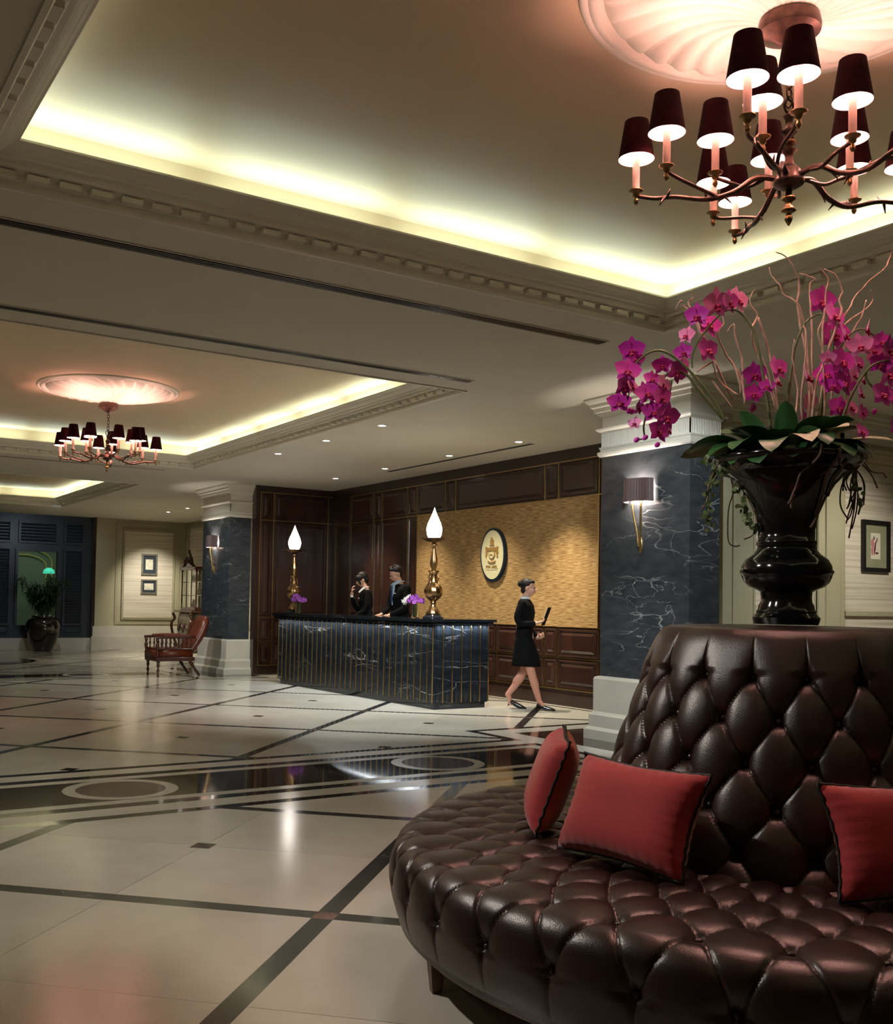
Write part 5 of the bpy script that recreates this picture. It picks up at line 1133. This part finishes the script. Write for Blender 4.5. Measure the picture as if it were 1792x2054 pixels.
for sx in (-1,1):
    for sy,y in ((-1,-.34),(1,.22)): obj('leg',tube(BM(),smoothpath([(sx*.56,y,.14),(sx*.60,y+sy*.03,.07),(sx*.58,y+sy*.02,0)],4),[.045,.045,.045,.04,.038,.035,.03,.032,.036],8),M['carved'],cb,smooth=True)
    obj('corner_scroll',tube(BM(),smoothpath([(sx*.55,-.36,.16),(sx*.62,-.42,.4),(sx*.66,-.46,.62),(sx*.66,-.45,.75),(sx*.60,-.40,.85),(sx*.64,-.44,.98)],5),.035,8),M['carved'],cb,smooth=True)
    for y in (-.26,.20): obj('post',lathe(BM(),[(.03,1.05),(.03,1.12),(.016,1.15),(.022,1.3),(.016,1.6),(.022,1.9),(.016,2.0),(.03,2.04),(.03,2.1)],12,cx=sx*.5,cy=y),M['carved'],cb,smooth=True)
for x in (-.17,.17): obj('post',B(x-.014,x+.014,-.275,-.25,1.06,2.08),M['carved'],cb)
obj('lower_frieze',B(-.52,.52,-.29,.23,1.05,1.13,.01),M['carved'],cb); obj('cornice',B(-.57,.57,-.33,.25,2.06,2.14,.015),M['carved'],cb)
obj('back_board',B(-.5,.5,.20,.23,1.1,2.08),M['grass'],cb)
for z in (1.42,1.75): obj('shelf',B(-.49,.49,-.24,.2,z,z+.015),M['glass'],cb)
for a,b in ((-.48,-.19),(-.15,.15),(.19,.48)): obj('glass_door',B(a,b,-.268,-.262,1.14,2.05),M['pane'],cb)
for s in (-1,1): obj('glass_side',B(s*.5-.003,s*.5+.003,-.24,.18,1.14,2.05),M['pane'],cb)
bm=BM(); cp=[(-.36,2.13),(-.34,2.19),(-.26,2.2),(-.2,2.27),(-.17,2.36),(-.1,2.41),(-.05,2.46),(0,2.5),(.05,2.46),(.1,2.41),(.17,2.36),(.2,2.27),(.26,2.2),(.34,2.19),(.36,2.13)]
prism(bm,cp,.24,.30); bmesh.ops.transform(bm,matrix=Matrix(((1,0,0,0),(0,0,-1,0),(0,1,0,0),(0,0,0,1))),verts=bm.verts); obj('crest',bm,M['carved'],cb)
for s in (-1,1):
    obj('crest_scroll',tube(BM(),smoothpath([(s*.36,-.31,2.16),(s*.22,-.32,2.2),(s*.18,-.32,2.32),(s*.09,-.32,2.38),(s*.04,-.32,2.3),(s*.1,-.32,2.24)],5),.022,8),M['carved'],cb,smooth=True)
    obj('carved_swag',tube(BM(),smoothpath([(s*.48,-.33,.8),(s*.35,-.40,.55),(s*.15,-.40,.72),(0,-.40,.5)],5),.022,8),M['carved'],cb,smooth=True)
obj('finial',ellipsoid(BM(),(0,-.27,2.52),(.035,.035,.05),12,8),M['carved'],cb,smooth=True)
for k,(x,z,lb) in enumerate(((-.33,1.765,'small pale porcelain jar on the upper shelf of the display cabinet, left door'),(0,1.765,'small pale porcelain jar on the upper shelf of the display cabinet, middle door'),(.05,1.435,'small pale porcelain jar on the middle shelf of the display cabinet'),(-.3,1.13,'small pale porcelain jar on the cabinet floor behind the glass'))):
    jx,jy=9.33-.02,24.55-x; j=thing('porcelain_jar',lb,'jar',(jx,jy,z),0,'porcelain jars in the display cabinet')
    obj('jar_body',lathe(BM(),[(.03,0),(.05,.03),(.055,.08),(.04,.13),(.025,.15),(.03,.165)],18),M['paper'],j,smooth=True)
    obj('jar_lid',lathe(BM(),[(.03,.165),(.02,.185),(.006,.2)],14),M['paper'],j,smooth=True)
# ================================================================== POTTED PALM
pp=thing('potted_palm','leafy dark green bamboo palm in a big glossy black pot before the window','plant',(5.86,25.85,0))
obj('pot',lathe(BM(),[(.20,0),(.22,.03),(.30,.2),(.38,.42),(.415,.58),(.41,.68),(.37,.77),(.30,.82),(.27,.84),(.29,.87),(.26,.87),(.22,.80),(.01,.78)],48,cap=False),noisy('dark_glazed_pot',(.007,.004,.004),(.013,.007,.006),6,.1,world=False,coat=.6,coat_r=.05),pp,smooth=True)
rp=random.Random(5); lf=BM()
stems=[]
for k in range(16):
    a=k*TAU/16*3+rp.random()*.5; r=.10*rp.random(); L=rp.uniform(.45,1.05); b=Vector((r*math.cos(a),r*math.sin(a),.78)); e=b+Vector((math.cos(a)*L*.5*(.3+.7*(k%3)/2),math.sin(a)*L*.5*(.3+.7*(k%3)/2),L)); mid=(b+e)/2+Vector((0,0,.1)); P_=smoothpath([b,mid,e],6)
    obj('stem',tube(BM(),P_,.007,6),M['stem'],pp)
    for p in P_[4:]:
        for q in range(24):
            d=Vector((rp.uniform(-1,1),rp.uniform(-1,1),rp.uniform(-.75,.6))).normalized(); ln=rp.uniform(.10,.21); sd=d.cross(Vector((0,0,1))); sd=(sd.normalized() if sd.length>.01 else Vector((1,0,0)))*.011
            o0=p+Vector((rp.uniform(-.09,.09),rp.uniform(-.09,.09),rp.uniform(-.07,.07)))
            vs=[lf.verts.new(x) for x in (o0,o0+d*ln*.4+sd,o0+d*ln+Vector((0,0,-ln*.25)),o0+d*ln*.4-sd)]; lf.faces.new(vs)
tag(obj('leaflets',lf,M['fol'],pp),kind='stuff')
# ================================================================== PICTURES
def picture(loc,rz,wd,ht,fw_,fm,mm,inner,label,kind):
    t=thing('framed_picture',label,'picture',loc,rz)
    bm=BM()
    for q in ((-wd/2,wd/2,-ht/2,-ht/2+fw_),(-wd/2,wd/2,ht/2-fw_,ht/2),(-wd/2,-wd/2+fw_,-ht/2+fw_,ht/2-fw_),(wd/2-fw_,wd/2,-ht/2+fw_,ht/2-fw_)): box(bm,q[0],q[1],-.035,0,q[2],q[3])
    obj('frame',bm,fm,t); obj('mount',B(-wd/2+fw_,wd/2-fw_,-.012,-.002,-ht/2+fw_,ht/2-fw_),mm,t)
    iw,ih=inner; obj('print',B(-iw/2,iw/2,-.014,-.012,-ih/2,ih/2),M['paper'],t)
    r2=random.Random(kind)
    if kind<10:
        for k in range(9):
            pts=[(r2.uniform(-iw,iw)*.38,-.0145,r2.uniform(-ih,ih)*.4)]; 
            for q in range(3): pts.append((max(-iw*.45,min(iw*.45,pts[-1][0]+r2.uniform(-.06,.06))),-.0145,max(-ih*.45,min(ih*.45,pts[-1][2]+r2.uniform(-.07,.07)))))
            obj('ink_line',tube(BM(),pts,.002,4),M['ink'],t)
    else:
        obj('ink_figure',tube(BM(),smoothpath([(-.03,-.015,-.10),(-.02,-.015,-.04),(-.01,-.015,.02),(.015,-.015,.06),(.03,-.015,.09)],4),[.003,.004,.006,.008,.012,.012,.012,.01,.01,.009,.008,.008,.007,.007,.006,.005,.004],6),M['maroonink'],t)
        obj('ink_figure',ellipsoid(BM(),(-.03,-.015,.085),(.018,.002,.022),10,6),M['ink'],t)
        obj('ink_figure',ellipsoid(BM(),(.02,-.015,-.075),(.032,.002,.012),10,6),M['maroonink'],t)
        obj('ink_wash',ellipsoid(BM(),(-.055,-.0148,.03),(.03,.001,.05),12,6),M['pinkink'],t); obj('ink_wash',ellipsoid(BM(),(-.06,-.0148,-.05),(.022,.001,.05),12,6),M['pinkink'],t)
    return t
picture((8.67,26.488,2.23),0,.43,.56,.045,M['silver'],M['mat_dark'],(.2,.27),'upright silver framed ink drawing, upper of the two small frames on the pale wall',3)
picture((8.67,26.488,1.645),0,.43,.38,.04,M['silver'],M['mat_dark'],(.25,.17),'wide silver framed ink drawing, lower of the two small frames on the pale wall',4)
picture((10.10,6.588,2.005),0,.48,.55,.042,M['piping'],M['mat_green'],(.17,.28),'black framed print with green mount right of the big black vase',12)
picture((10.68,6.588,2.005),0,.48,.55,.042,M['piping'],M['mat_green'],(.17,.28),'black framed print cut off by the right edge of the photo',13)
